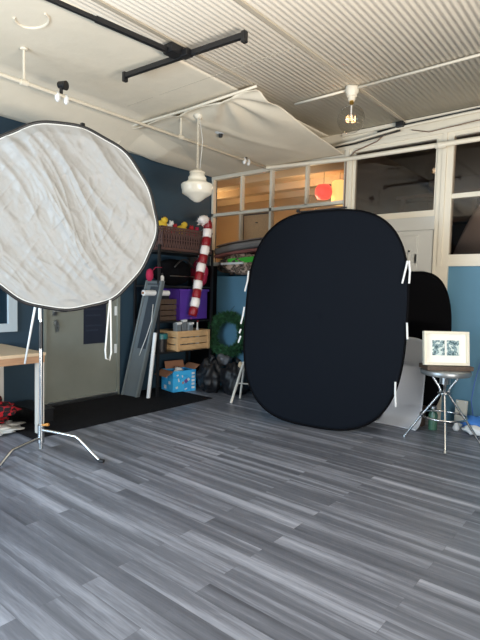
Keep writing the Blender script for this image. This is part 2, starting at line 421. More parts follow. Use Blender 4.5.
# red lantern + amber shade glowing in the back room
t = thing('red_paper_lantern', (-4.10, 7.0, 2.92), 'round red lantern glowing in the orange room behind the partition', 'lantern')
MB().lathe([(0.04, 0.24), (0.09, 0.23), (0.13, 0.18), (0.14, 0.12), (0.13, 0.06), (0.09, 0.01), (0.04, 0.0)], (-4.10, 7.0, 2.92), 20).build('shade', M['redlamp'], t, smooth=True)
MB().tube([(-4.10, 7.0, 3.16), (-4.10, 7.0, 3.38)], 0.004, 6).build('cord', M['black'], t)
t = thing('amber_hanging_lamp', (-3.92, 7.15, 2.88), 'amber lit drum shade beside the red lantern behind glass', 'lamp')
MB().lathe([(0.10, 0.0), (0.13, 0.02), (0.13, 0.36), (0.10, 0.38)], (-3.95, 7.25, 2.86), 20).build('shade', M['amberlamp'], t, smooth='auto')
MB().tube([(-3.95, 7.25, 3.24), (-3.95, 7.25, 3.38)], 0.004, 6).build('cord', M['black'], t)
# ceiling joists of the warm room
struct(MB().span((-9.0, 6.6, 3.26), (-3.06, 6.66, 3.38)).span((-9.0, 7.4, 3.26), (-3.06, 7.46, 3.38)).span((-9.0, 8.1, 3.26), (-3.06, 8.16, 3.38)).build('trim_9', M['orangewall']))
# storage frame dim in the dark room
t = thing('timber_rack', (-2.3, 7.2, 0), 'dim brown timber rack seen through the dark transom window', 'rack')
for x in (-2.9, -1.9): MB().span((x, 7.2, 0), (x + 0.06, 7.26, 2.85)).build('post', M['brownshelf'], t)
for z in (2.45, 2.83): MB().span((-2.96, 7.18, z), (-1.8, 7.5, z + 0.05)).build('shelf', M['brownshelf'], t)
mb = MB()
def drape(u, v):
    x = -2.03 + 1.6 * u; top = 2.8 - 0.9 * (1 - min(1, u / 0.4)) ** 2
    z = 0.9 + (top - 0.9) * v
    return V((x, 6.45 + 0.35 * math.sin(PI * v * 0.5) + 0.03 * math.sin(14 * u + 2 * v), z))
mb.grid(drape, 30, 16); o = mb.build('draped_cloth', M['meshcloth'], base=(-1.2, 6.45, 0.9), smooth=True); solid(o, 0.01)
tag(o, 'grey cloth draped over a curved hump behind the right window', 'cloth')
tag(MB().span((-1.9, 6.5, 0), (-0.3, 7.0, 0.9), bevel=0.01).build('storage_chest', M['brownshelf'], base=(-1.1, 6.7, 0)), 'brown chest under the grey cloth behind the right window', 'chest')

# west door ---------------------------------------------------------------
d2 = MB().span((WX - 0.07, 2.955, 0.02), (WX - 0.02, 3.955, 2.10), bevel=0.004).build('door_2', M['metaldoor']); struct(d2)
fr = MB()
fr.span((WX - 0.1, 2.92, 0), (WX + 0.012, 2.955, 2.13)); fr.span((WX - 0.1, 3.955, 0), (WX + 0.012, 3.99, 2.13)); fr.span((WX - 0.1, 2.92, 2.10), (WX + 0.012, 3.99, 2.14))
fr.build('door_frame', M['metaldoor'], d2)
MB().span((WX - 0.12, 2.955, 0), (WX + 0.02, 3.955, 0.045), bevel=0.004).build('threshold', M['steel'], d2)
h = MB(); h.box((WX - 0.01, 3.07, 1.13), (0.012, 0.06, 0.1), bevel=0.003)
h.tube([(WX - 0.01, 3.07, 1.135), (WX + 0.05, 3.07, 1.135), (WX + 0.055, 3.09, 1.135), (WX + 0.055, 3.19, 1.13)], 0.011, 8)
h.build('lever_handle', M['steel'], d2, smooth='auto')
h = MB(); h.lathe([(0.001, 0), (0.03, 0), (0.03, 0.02), (0.001, 0.024)], (WX - 0.02, 3.085, 1.0), 16, axis='X')
lk = h.build('deadbolt', M['steel'], d2, smooth='auto')
h = MB(); h.box((WX + 0.012, 3.085, 0.975), (0.008, 0.04, 0.06), bevel=0.003); h.box((WX + 0.014, 3.075, 0.92), (0.004, 0.016, 0.08), rot=(0.15, 0, 0)); h.box((WX + 0.018, 3.10, 0.925), (0.004, 0.016, 0.07), rot=(-0.2, 0, 0))
h.build('keys', M['steel'], lk)
for z in (0.62, 1.12): MB().span((WX - 0.022, 3.925, z - 0.06), (WX - 0.008, 3.955, z + 0.06), bevel=0.002).build('hinge', M['white'], d2)
t = thing('poster', (WX - 0.014, 3.56, 0.7), 'dark navy poster taped on the grey metal door', 'poster')
MB().span((WX - 0.0195, 3.46, 0.71), (WX - 0.016, 3.79, 1.42)).build('sheet', M['poster'], t)
for z, wd_ in ((1.30, 0.25), (1.22, 0.2), (1.14, 0.26), (1.06, 0.22), (0.93, 0.24), (0.87, 0.18)):
    MB().span((WX - 0.0165, 3.49, z), (WX - 0.0145, 3.49 + wd_, z + 0.02)).build('faded_print', M['posterline'], t)
# white window on west wall (dark pane)
f = MB()
y0, y1, z0, z1 = 1.2, 2.60, 0.92, 2.05
for a, b in (((y0, z0), (y1, z0 + 0.09)), ((y0, z1 - 0.08), (y1, z1)), ((y0, z0 + 0.088), (y0 + 0.09, z1 - 0.078)), ((y1 - 0.10, z0 + 0.088), (y1, z1 - 0.078))):
    f.span((WX - 0.02, a[0], a[1]), (WX + 0.035, b[0], b[1]), bevel=0.004)
wo = f.build('window_4', mat('pale_blue_window_paint', srgb(186, 200, 208), 0.45)); struct(wo)
MB().span((WX - 0.005, y0 + 0.02, z0 + 0.02), (WX + 0.004, y1 - 0.05, z1 - 0.02)).build('pane', mat('dark_teal_window_pane', srgb(24, 44, 58), 0.25), wo)
# baseboard strip left of door
struct(MB().span((WX, 2.45, 0), (WX + 0.015, 2.92, 0.09)).build('baseboard_west', M['whitedoor']))

# ------------------------------------------------------------------ things on the ceiling
# canvas sheet hung under the corner of the ceiling
X0, X1, Y0, Y1 = WX + 0.02, -3.06, 3.86, NY - 0.06
cv = MB()
def canvas(u, v):
    x = X0 + (X1 - X0) * u; y = Y0 + (Y1 - Y0) * v
    edge = CZ - 0.05 - (0.20 * ((-5.0 - x) / (-5.0 - WX)) if x < -5.0 else 0)
    zn = 3.19
    wf = max(0.0, min(1.0, (-4.3 - x) / (-4.3 - WX))) * min(1.0, v * 3)
    z = edge + (zn - edge) * max(v ** 0.9, wf ** 1.2)
    z -= 0.05 * math.sin(PI * u) * math.sin(PI * v)
    # pleats fanning out from the gathered north-east part of the front edge
    a = math.atan2(v * 1.2 + 0.02, (0.83 - u) * 1.6)
    r = math.hypot(v, (0.83 - u))
    z += 0.030 * math.exp(-r * 2.2) * math.sin(a * 9) * min(1, r * 6)
    z += 0.012 * math.sin(22 * (u + 0.45 * v)) * (1 - v) * math.exp(-((v - 0.25) / 0.3) ** 2)
    z -= 0.022 * math.exp(-((u - 0.52 - 0.35 * v) / 0.03) ** 2) * (1 - v)
    z -= 0.03 * math.exp(-((v) / 0.03) ** 2) * (0.4 + 0.6 * abs(math.sin(7 * u)))
    return V((x, y, z))
cv.grid(canvas, 110, 80)
co = cv.build('canvas_sheet', M['canvas'], base=((X0 + X1) / 2, Y0, 3.3), smooth=True); solid(co, 0.006)
tag(co, 'large cream canvas sheet sagging under the ceiling corner', 'canvas')
o = MB().tube([(X0 + 0.08, Y0 - 0.03, 3.27), (-5.0, Y0 - 0.03, CZ - 0.06), (-4.0, Y0 - 0.012, CZ - 0.06), (X1 + 0.02, Y0 - 0.01, CZ - 0.035)], 0.014, 10).build('curtain_rod', M['whitetrim'], base=(-4.2, Y0, 3.4), smooth=True)
tag(o, 'white rod along the front edge of the ceiling canvas', 'rod')

# white sprinkler pipe: Y run then X run along the windows
t = thing('sprinkler_pipe', (-4.223, 3, 3.17), 'long white pipe hung below ceiling and along the windows', 'pipe')
MB().tube([(-4.223, SY + 0.05, 3.172), (-4.223, 1.92, 3.172), (-4.223, 5.60, 3.160)], 0.017, 12).build('pipe_run', M['whitetrim'], t, smooth=True)
MB().tube([(-4.223, 5.60, 3.160), (-4.20, 5.625, 3.158), (-3.0, 5.63, 3.10), (EX - 0.05, 5.63, 3.06)], 0.027, 12).build('pipe_run', M['whitetrim'], t, smooth=True)
MB().tube([(-1.90, 5.63, 3.085), (-1.86, 5.63, 3.085), (-1.86, 5.63, 3.085), (-1.78, 5.63, 3.083)], [0.030, 0.042, 0.042, 0.030], 14).tube([(-1.84, 5.63, 3.085), (-1.84, 5.70, 3.085)], 0.022, 10).build('coupling', M['whitetrim'], t, smooth='auto')
for y in (2.123, 3.965):
    hg = MB().tube([(-4.223, y, CZ - 0.005), (-4.223, y, CZ - 0.02)], [0.035, 0.03], 12).tube([(-4.223, y, CZ - 0.02), (-4.223, y, 3.17)], 0.011, 8)
    hg.tube([(-4.223, y - 0.03, 3.172), (-4.223, y + 0.03, 3.172)], 0.026, 12)
    hg.build('pipe_hanger', M['whitetrim'], t, smooth='auto')
# spot heads clamped on the pipe
def spot(y, lab, s=1.0):
    t = thing('pipe_spotlight', (-4.223, y, 3.19), lab, 'spotlight', 'small spots clamped on the white pipe')
    MB().tube([(-4.223, y, 3.19), (-4.223, y, 3.24)], 0.016, 8).tube([(-4.26, y, 3.275), (-4.19, y + 0.03, 3.262)], [0.03, 0.042], 14).build('lamp_head', M['black'], t, smooth='auto')
    MB().lathe([(0.012, 0.03), (0.026, 0.0), (0.022, -0.04), (0.008, -0.06)], (-4.223, y - 0.035, 3.165), 12).lathe([(0.012, 0.03), (0.026, 0.0), (0.022, -0.04), (0.008, -0.06)], (-4.223, y + 0.05, 3.165), 12).build('socket', M['white'], t, smooth=True)
spot(2.47, 'small dark spotlight with white sockets on the pipe above the round reflector')
spot(5.16, 'small dark spotlight with white sockets on the pipe beside the orange partition')
# ceiling disc in canvas
t = thing('smoke_detector', (-4.02, 4.42, 3.33), 'white and dark disc detector fixed at the ceiling canvas', 'detector')
MB().lathe([(0.001, 0.04), (0.07, 0.035), (0.07, 0.015), (0.03, 0.0), (0.001, 0.0)], (-4.02, 4.42, 3.285), 20).build('housing', M['white'], t, smooth='auto')
MB().lathe([(0.001, 0.012), (0.028, 0.01), (0.022, -0.03), (0.001, -0.032)], (-4.02, 4.42, 3.277), 14).build('sensor', M['black'], t, smooth='auto')
# curved patch on the plaster ceiling
pts = [(-3.72 + 0.16 * math.cos(a), 1.93 + 0.11 * math.sin(a), CZ - 0.004) for a in [0.2 + i * 0.22 for i in range(19)]]
tag(MB().tube(pts, 0.010, 6).build('ceiling_hoop', M['plaster'], base=(-3.72, 1.93, CZ)), 'painted-over curved hoop stuck on the upper left ceiling', 'hoop')

# black rail
t = thing('ceiling_rail', (-2.98, 2.82, CZ - 0.09), 'black T-shaped rail bolted below the corrugated ceiling', 'rail')
RZ = CZ - 0.085
MB().box((-3.33, 0.90, RZ + 0.005), (0.030, 3.82, 0.030), rot=(0, 0, -0.105), bevel=0.004).box((-3.165, 2.45, RZ + 0.005), (0.038, 0.62, 0.038), rot=(0, 0, -0.105), bevel=0.004).build('long_bar', M['black'], t)
MB().box((-3.135, 2.91, RZ), (1.37, 0.036, 0.042), rot=(0, 0, 0.074), bevel=0.005).build('cross_bar', M['black'], t)
MB().box((-3.12, 2.83, RZ + 0.02), (0.11, 0.13, 0.075), bevel=0.012).box((-3.04, 2.90, RZ), (0.09, 0.07, 0.06), bevel=0.01).build('junction_box', M['black'], t)
for x, y in ((-3.80, 2.86), (-2.47, 2.96)):
    MB().box((x, y, RZ - 0.012), (0.035, 0.045, 0.085), bevel=0.006).build('end_bracket', M['black'], t)
for x, y in ((-3.12, 2.83), (-3.50, 0.2)): MB().tube([(x, y, RZ), (x, y, CZ + 0.01)], 0.010, 6).build('bolt', M['black'], t)

# conduit + bulb
o = MB().tube([(-3.02, 4.49, CZ - 0.02), (-2.41, 4.49, CZ - 0.02)], 0.013, 8).tube([(-2.29, 4.49, CZ - 0.02), (-0.9, 4.47, CZ - 0.02), (EX - 0.02, 4.45, CZ - 0.02)], 0.013, 8).build('conduit', M['whitetrim'], base=(-2, 4.49, CZ - 0.02), smooth=True)
tag(o, 'thin white conduit crossing the corrugated ceiling at the clear bulb', 'conduit')
t = thing('pendant_bulb', (-2.35, 4.49, CZ), 'large clear globe bulb in a white ceiling socket', 'bulb')
MB().lathe([(0.03, 0.0), (0.062, 0.0), (0.066, -0.05), (0.05, -0.075), (0.05, -0.095), (0.036, -0.10), (0.034, -0.135), (0.001, -0.136)][::-1], (-2.35, 4.49, CZ - 0.0), 20).build('socket', M['whitetrim'], t, smooth='auto')
MB().lathe([(0.02, -0.135), (0.022, -0.165), (0.001, -0.166)][::-1], (-2.35, 4.49, CZ), 14).build('screw_cap', mat('brass_cap', srgb(190, 160, 90), 0.3, metal=1), t, smooth='auto')
R_ = 0.135; c_ = CZ - 0.165 - 0.145
prof = [(0.022, c_ + 0.145)] + [(R_ * math.sin(a), c_ + R_ * math.cos(a)) for a in [0.35 + i * (PI - 0.36) / 16 for i in range(17)]]
gb = MB().lathe([(r, z - CZ) for r, z in prof][::-1], (-2.35, 4.49, CZ), 28).build('glass_globe', M['bulbglass'], t, smooth=True)
fl = MB(); fp = []
for i in range(7):
    a = i / 7 * 2 * PI; px_, py_ = -2.35 + 0.045 * math.cos(a), 4.49 + 0.045 * math.sin(a)
    fp += [(px_, py_, c_ + (0.022 if i % 2 else -0.022)), (px_, py_, c_ + (-0.022 if i % 2 else 0.022))]
fl.tube(fp, 0.0020, 5)
fl.build('filament', M['filament'], gb)
MB().tube([(-2.35, 4.49, c_ + 0.13), (-2.35, 4.49, c_ + 0.02)], [0.008, 0.004], 6).build('filament_stem', M['white'], gb)

# cables along the top of the windows
t = thing('cable_run', (-2.3, NY - 0.08, 3.36), 'black and white cables strung along the wall above the windows', 'cable')
MB().tube([(-3.3, NY - 0.09, 3.30), (-2.9, NY - 0.09, 3.315), (-2.33, NY - 0.08, 3.375), (-1.6, NY - 0.08, 3.39), (EX - 0.02, NY - 0.08, 3.40)], 0.016, 8).build('white_cable', M['whitetrim'], t, smooth=True)
MB().tube([(-3.3, NY - 0.07, 3.28), (-2.9, NY - 0.07, 3.29), (-2.33, NY - 0.07, 3.345)], 0.010, 8).tube([(-2.6, NY - 0.1, 3.37), (-2.2, NY - 0.07, 3.405), (-1.3, NY - 0.07, 3.42)], 0.010, 8).build('black_cable', M['black'], t, smooth=True)
MB().tube([(-2.2, NY - 0.06, 3.33), (-2.0, NY - 0.06, 3.27), (-1.5, NY - 0.06, 3.30), (-1.0, NY - 0.06, 3.29)], 0.005, 6).tube([(-2.5, NY - 0.06, 3.36), (-2.62, NY - 0.06, 3.27), (-2.9, NY - 0.06, 3.20), (-3.02, NY - 0.065, 3.1), (-3.02, NY - 0.065, 2.5)], 0.007, 6).build('thin_cable', mat('brown_wire', srgb(120, 92, 74), 0.6), t, smooth=True)
MB().box((-2.32, NY - 0.10, 3.40), (0.09, 0.08, 0.06), bevel=0.01).build('junction_box', M['black'], t)

# pendant schoolhouse lamp
LX, LY = -4.0, 4.02
t = thing('schoolhouse_lamp', (LX, LY, 3.40), 'opal glass schoolhouse pendant lamp hanging on a chain', 'pendant lamp')
prof = [(0.001, 0.0), (0.03, 0.004), (0.06, 0.022), (0.10, 0.055), (0.150, 0.085), (0.168, 0.100), (0.172, 0.135), (0.180, 0.165), (0.183, 0.190), (0.172, 0.205), (0.128, 0.222), (0.108, 0.238), (0.100, 0.255), (0.104, 0.268), (0.102, 0.280), (0.088, 0.292), (0.084, 0.330), (0.001, 0.332)]
MB().lathe(prof, (LX, LY, 2.420), 36).build('glass_shade', M['opal'], t, smooth=True)
MB().lathe([(0.001, 0), (0.088, 0), (0.090, 0.012), (0.06, 0.03), (0.02, 0.05), (0.001, 0.052)], (LX, LY, 2.745), 24).build('fitter', M['whitetrim'], t, smooth='auto')
ch = MB(); z = 2.80; k = 0
while z < 3.395:
    a = (k % 2) * PI / 2
    pts = [(LX + 0.010 * math.cos(q) * math.cos(a), LY + 0.010 * math.cos(q) * math.sin(a), z + 0.019 * math.sin(q)) for q in [i * PI / 4 for i in range(8)]]
    ch.tube(pts, 0.0045, 5, closed=True); z += 0.029; k += 1
ch.build('chain', M['whitetrim'], t, smooth=True)
MB().tube([(LX + 0.03, LY + 0.01, 2.79), (LX + 0.055, LY + 0.02, 3.1), (LX + 0.01, LY, 3.40)], 0.004, 6).build('flex', M['cord'], t, smooth=True)
MB().lathe([(0.001, 0), (0.03, 0), (0.055, 0.03), (0.055, 0.045), (0.001, 0.045)], (LX, LY, 3.345), 20).build('ceiling_rose', M['whitetrim'], t, smooth='auto')

# ------------------------------------------------------------------ reflector + C-stand
SX_, SY_ = -3.95, 2.126
t = thing('c_stand', (SX_, SY_, 0), 'chrome light stand with bent turtle legs holding the round reflector', 'light stand')
MB().tube([(SX_, SY_, 0.03), (SX_, SY_, 0.90)], 0.017, 14).tube([(SX_, SY_, 1.12), (SX_, SY_, 1.30)], 0.013, 12).build('pole', M['chrome'], t, smooth='auto')
MB().tube([(SX_, SY_, 0.90), (SX_, SY_, 1.13)], 0.017, 12).build('black_sleeve', M['black'], t, smooth='auto')
MB().tube([(SX_, SY_, 1.30), (SX_, SY_, 1.95)], 0.011, 12).build('upper_pole', M['chrome'], t, smooth='auto')
def bentleg(dx, dy, z0, L_, bf=0.60):
    n = V((dx, dy, 0)).normalized()
    P = lambda s, z: V((SX_, SY_, 0)) + n * s + V((0, 0, z))
    pts = [P(0.0, z0), P(0.1, z0), P(L_ * bf, z0 - 0.012), P(L_ * (bf + 0.06), z0 - 0.03), P(L_ - 0.01, 0.02), P(L_ + 0.03, 0.012)]
    return MB().tube(pts, 0.0125, 10)
legs = ((0.56, 0.20, 0.195, 0.60), (0.17, -0.47, 0.125, 0.47, 0.68), (-0.45, 0.24, 0.16, 0.50))
for a in legs:
    lg = bentleg(*a).build('leg', M['chrome'], t, smooth='auto')
    n = V((a[0], a[1], 0)).normalized(); p = V((SX_, SY_, 0)) + n * (a[3] + 0.015)
    MB().tube([p + V((0, 0, 0.014)) - n * 0.02, p + V((0, 0, 0.012)) + n * 0.025], 0.0155, 10).build('rubber_foot', M['black'], lg)
MB().lathe([(0.018, 0.08), (0.028, 0.085), (0.028, 0.24), (0.018, 0.245)], (SX_, SY_, 0), 16).build('leg_collar', M['chrome'], t, smooth='auto')
MB().tube([(SX_ + 0.02, SY_, 0.24), (SX_ + 0.07, SY_ + 0.03, 0.25)], [0.008, 0.014], 8).build('locking_knob', mat('orange_knob', srgb(190, 130, 60), 0.4), t)
# grip arm hanging off the top
MB().tube([(-3.935, 2.11, 1.15), (-3.935, 2.11, 1.25)], 0.014, 12).build('grip_head', M['white'], t, smooth='auto')
MB().tube([(-3.935, 2.11, 1.245), (-3.94, 2.105, 1.295), (-3.965, 2.09, 1.29), (-3.98, 2.08, 1.2), (-4.04, 2.03, 0.77)], [0.011, 0.011, 0.011, 0.010, 0.008], 8).build('grip_arm', M['white'], t, smooth=True)

# round reflector, faces the camera side
RC = V((-3.765, 2.235, 2.005)); Rr = 0.765
nrm = V((0.875, -0.48, 0.0)).normalized(); up = V((0, 0, 1)); rt = up.cross(nrm).normalized()   # rt points to image right
t = thing('round_reflector', RC - V((0, 0, Rr)), 'big round crumpled white and silver reflector on the chrome stand', 'reflector')
def rim(a):
    k = 1 + 0.008 * math.cos(7 * a + 0.6) + 0.005 * math.cos(5 * a) + 0.007 * math.cos(13 * a + 1)
    return Rr * k
def folds(x, y):
    s = (x * 0.80 + y * 0.60)             # across the folds
    l = (x * 0.60 - y * 0.80)
    w = noise.noise(V((s * 1.7, l * 1.1, 3.0)))
    amp = 0.35 + 0.65 * max(0.0, min(1.0, 0.45 + 0.9 * y + 0.4 * s))
    def ridge(q, f, seed, lf):
        n_ = noise.noise(V((q * f, l * lf, seed)))
        return (1 - min(1.0, abs(n_) * 2.6)) ** 2.6
    q = s + 0.16 * w
    mask = 0.5 + 0.5 * noise.noise(V((s * 2.2 + 4, l * 1.8, 9.0))) * 1.6
    h = amp * (0.020 * ridge(q, 2.3, 0.3, 0.35) * mask + 0.010 * ridge(q, 5.5, 5.3, 0.8) * (1 - mask * 0.5) + 0.016 * ridge(q, 1.7, 8.8, 0.25))
    h += 0.012 * noise.noise(V((s * 3.0, l * 0.8, 4.4))) + 0.0025 * noise.noise(V((s * 15, l * 3.0, 7.7)))
    h += 0.0030 * ridge(q + 0.3 * w, 12, 2.5, 3.0) + 0.0022 * ridge(x * 0.9 - y * 0.3, 9, 6.1, 7.0)
    h += 0.0014 * noise.noise(V((x * 17, y * 17, 2.2))) + 0.0012 * noise.noise(V((s * 42, l * 16, 1.1)))
    return h * 2.9
mb = MB(); NA, NR = 280, 110
cen = None; rings = []
for i in range(NR + 1):
    r = i / NR; row = []
    for j in range(NA):
        a = 2 * PI * j / NA
        q = r * rim(a); x, y = q * math.cos(a), q * math.sin(a)
        fall = min(1.0, (1 - r) * 9)
        p = RC + rt * x + up * y + nrm * (folds(x, y) * fall - 0.02 * (1 - r * r) * 0.5)
        row.append(p)
        if i == 0: break
    rings.append(row)
c0 = mb.bm.verts.new(rings[0][0]); prevr = None
for i in range(1, NR + 1):
    cur = [mb.bm.verts.new(p) for p in rings[i]]
    for j in range(NA):
        if prevr is None: mb.bm.faces.new((c0, cur[j], cur[(j + 1) % NA]))
        else: mb.bm.faces.new((prevr[j], cur[j], cur[(j + 1) % NA], prevr[(j + 1) % NA]))
    prevr = cur
o = mb.build('reflective_fabric', M['silver'], t, smooth=True, normals=False); solid(o, 0.004, -1)
pts = [RC + rt * (rim(a) + 0.003) * math.cos(a) + up * (rim(a) + 0.003) * math.sin(a) - nrm * 0.004 for a in [2 * PI * j / 140 for j in range(140)]]
MB().tube(pts, 0.014, 8, closed=True).build('black_rim', M['black'], t, smooth=True)
pts = [RC + rt * (rim(a) - 0.014) * math.cos(a) + up * (rim(a) - 0.014) * math.sin(a) + nrm * 0.006 for a in [2 * PI * j / 140 for j in range(140)]]
MB().tube(pts, 0.0045, 6, closed=True).build('edge_binding', M['cord'], t, smooth=True)
# strap loop hanging from the rim
pc = V((-3.50, 2.50, 0))
MB().tube([pc + V((0, 0, 1.33)), pc + rt * -0.02 + V((0, 0, 1.1)), pc + rt * -0.035 + V((0, 0, 0.9)), pc + rt * -0.03 + V((0, 0, 0.83)), pc + rt * 0.0 + V((0, 0, 0.815)), pc + rt * 0.015 + V((0, 0, 0.88)), pc + rt * 0.01 + V((0, 0, 1.1)), pc + rt * 0.005 + V((0, 0, 1.33))], 0.0075, 8).build('strap_loop', M['cord'], t, smooth=True)
MB().box(RC + up * (Rr + 0.012) + rt * 0.14, (0.03, 0.03, 0.025), bevel=0.005).build('rim_clip', M['black'], t)

# ------------------------------------------------------------------ left foreground: table, blanket, crate
t = thing('work_table', (-4.9, 1.6, 0), 'pale plywood work table against the west wall', 'table')
MB().span((-5.34, 0.7, 0.765), (-4.42, 2.43, 0.795), bevel=0.003).build('table_top', M['birch'], t)
MB().span((-4.45, 0.74, 0.70), (-4.425, 2.42, 0.765)).span((-5.3, 2.39, 0.70), (-4.45, 2.415, 0.765)).build('apron', M['edgewood'], t)
for x, y in ((-4.46, 2.385), (-5.27, 2.37), (-4.46, 0.80), (-5.27, 0.80)):
    MB().span((x - 0.035, y - 0.03, 0), (x + 0.035, y + 0.03, 0.70), bevel=0.004).build('leg', M['birchwhite'], t)
mb = MB().blob((-4.93, 2.03, 0.19), (0.27, 0.30, 0.13), 0.28, 5, 4, 3, flat=0.95)
tag(mb.build('plaid_blanket', M['plaid'], base=(-4.95, 2.0, 0.04), smooth=True), 'crumpled red and black plaid blanket under the work table', 'blanket')
mb = MB().blob((-4.86, 2.0, 0.035), (0.28, 0.33, 0.035), 0.25, 6, 4, 9, flat=0.95)
tag(mb.build('white_cloth', M['cord'], base=(-4.9, 2.0, 0), smooth=True), 'white cloth lying under the plaid blanket', 'cloth')
t = thing('black_case', (-4.95, 2.65, 0), 'black box on the floor between table leg and door', 'case')
MB().span((-5.25, 2.50, 0), (-4.75, 2.70, 0.13), bevel=0.015).build('case_body', M['black'], t)
MB().span((-5.26, 2.49, 0.13), (-4.74, 2.71, 0.15), bevel=0.01).build('lid', M['black'], t)
# doormat carpet
o = MB().span((-5.33, 2.25, 0.0), (-4.32, 4.70, 0.010), bevel=0.003).build('carpet_mat', M['carpet'], base=(-4.8, 3.5, 0))
tag(o, 'long black carpet mat in front of the metal door', 'mat')

# ------------------------------------------------------------------ rack in the corner
RX0, RX1, RY0, RY1 = -5.34, -4.86, 4.22, 5.22
t = thing('storage_rack', ((RX0 + RX1) / 2, (RY0 + RY1) / 2, 0), 'black steel storage rack packed with bins beside the corner', 'rack')
for x in (RX0, RX1):
    for y in (RY0, RY1):
        MB().span((x - 0.016, y - 0.016, 0), (x + 0.016, y + 0.016, 2.0), bevel=0.003).build('post', M['black'], t)
SH = (0.59, 1.00, 1.47, 1.93)
for z in SH:
    MB().span((RX0, RY0, z - 0.025), (RX1, RY1, z), bevel=0.003).build('shelf', M['black'], t)
tag(MB().span((RX0 + 0.02, 5.27, 0.0), (-4.93, 5.42, 1.78), bevel=0.03).build('garment_bag', M['deepblack'], base=(-5.1, 5.35, 0)), 'tall black garment bag standing in the corner beside the rack', 'bag')

def open_bin(name, x0, x1, y0, y1, z0, z1, m, label, cat, lattice=False, slat=0):
    t = thing(name, ((x0 + x1) / 2, (y0 + y1) / 2, z0), label, cat)
    th = 0.012; mb = MB()
    mb.span((x0, y0, z0), (x1, y1, z0 + th))
    if lattice:
        h = z1 - z0
        for (a, b, ax) in ((y0, y1, 'E'), (y0, y1, 'W'), (x0, x1, 'N'), (x0, x1, 'S')):
            def P(s, z, off=0):
                if ax == 'E': return V((x1 - 0.006 + off, s, z))
                if ax == 'W': return V((x0 + 0.006, s, z))
                if ax == 'N': return V((s, y1 - 0.006, z))
                return V((s, y0 + 0.006, z))
            for zz in (z0 + 0.02, z1 - 0.025, z0 + h * 0.5):
                mb.tube([P(a, zz), P(b, zz)], 0.014 if zz != z0 + h * 0.5 else 0.008, 6)
            n = max(3, int((b - a) / 0.045))
            for i in range(n + 1):
                s = a + (b - a) * i / n
                s2 = min(b, s + 0.05)
                mb.tube([P(s, z0), P(s2, z1)], 0.007, 5); mb.tube([P(s2, z0), P(s, z1)], 0.007, 5)
    elif slat:
        h = (z1 - z0 - 0.012 * (slat - 1)) / slat
        for i in range(slat):
            a = z0 + i * (h + 0.012); b = a + h
            mb.span((x1 - th, y0, a), (x1, y1, b), bevel=0.002); mb.span((x0, y0, a), (x0 + th, y1, b), bevel=0.002)
            mb.span((x0 + th, y0, a), (x1 - th, y0 + th, b), bevel=0.002); mb.span((x0 + th, y1 - th, a), (x1 - th, y1, b), bevel=0.002)
        for x in (x0 + 0.02, x1 - 0.025):
            for y in (y0 + 0.02, y1 - 0.03): mb.span((x - 0.01, y - 0.01, z0), (x + 0.01, y + 0.01, z1))
    else:
        mb.span((x0, y0, z0), (x0 + th, y1, z1)); mb.span((x1 - th, y0, z0), (x1, y1, z1)); mb.span((x0, y0, z0), (x1, y0 + th, z1)); mb.span((x0, y1 - th, z0), (x1, y1, z1))
    mb.build('body', m, t)
    return t
t = open_bin('brown_basket', -5.30, -4.84, 4.25, 5.18, 1.935, 2.22, M['brownbasket'], 'brown lattice basket of toys on top of the storage rack', 'basket', lattice=True)
MB().span((-5.31, 4.24, 2.215), (-5.29, 5.19, 2.24)).span((-4.855, 4.24, 2.215), (-4.83, 5.19, 2.24)).span((-5.3, 4.24, 2.215), (-4.84, 4.26, 2.24)).span((-5.3, 5.17, 2.215), (-4.84, 5.19, 2.24)).build('rim', M['brownbasket'], t)
tag(MB().blob((-5.07, 4.7, 2.07), (0.19, 0.40, 0.115), 0.1, 4, 3, 4).build('basket_filling', mat('dark_mixed_cloth', srgb(46, 34, 40), 0.9, var=0.4, vscale=9), base=(-5.07, 4.7, 1.95), smooth=True), 'dark cloth filling the brown lattice basket', 'cloth')
toys = (('yellow', -4.98, 4.36, 2.27, 0.075, 'yellow plush toy nearest the reflector, on the brown basket'), ('white', -5.0, 4.50, 2.26, 0.055, 'small pale plush toy between two yellow toys on the basket'),
        ('yellow', -4.98, 4.72, 2.255, 0.07, 'yellow plush toy in the middle of the brown basket'), ('red', -4.98, 4.86, 2.235, 0.055, 'small red plush toy on the brown basket'), ('red', -5.0, 4.57, 2.235, 0.05, 'red plush toy just left of the middle yellow toy'),
        ('magenta', -4.98, 4.97, 2.235, 0.05, 'magenta plush toy at the candy-cane end of the basket'))
for m_, x, y, z, r, lab in toys:
    tt = thing('plush_toy', (x, y, z - r), lab, 'toy', 'plush toys on the brown basket')
    MB().blob((x, y, z - 0.01), (r, r * 1.1, r * 0.9), 0.12, 4, 2, x * 9 + y).build('body', M[m_], tt, smooth=True)
    MB().blob((x + 0.03, y + 0.02, z + r * 0.8), (r * 0.6, r * 0.65, r * 0.6), 0.08, 4, 2, y * 7).build('head', M[m_], tt, smooth=True)
    for s in (-1, 1):
        MB().blob((x + 0.03, y + 0.02 + s * r * 0.45, z + r * 1.3), (r * 0.2, r * 0.2, r * 0.28), 0.05, 3, 1, 2).build('ear', M[m_ if m_ != 'yellow' else 'black'], tt, smooth=True)

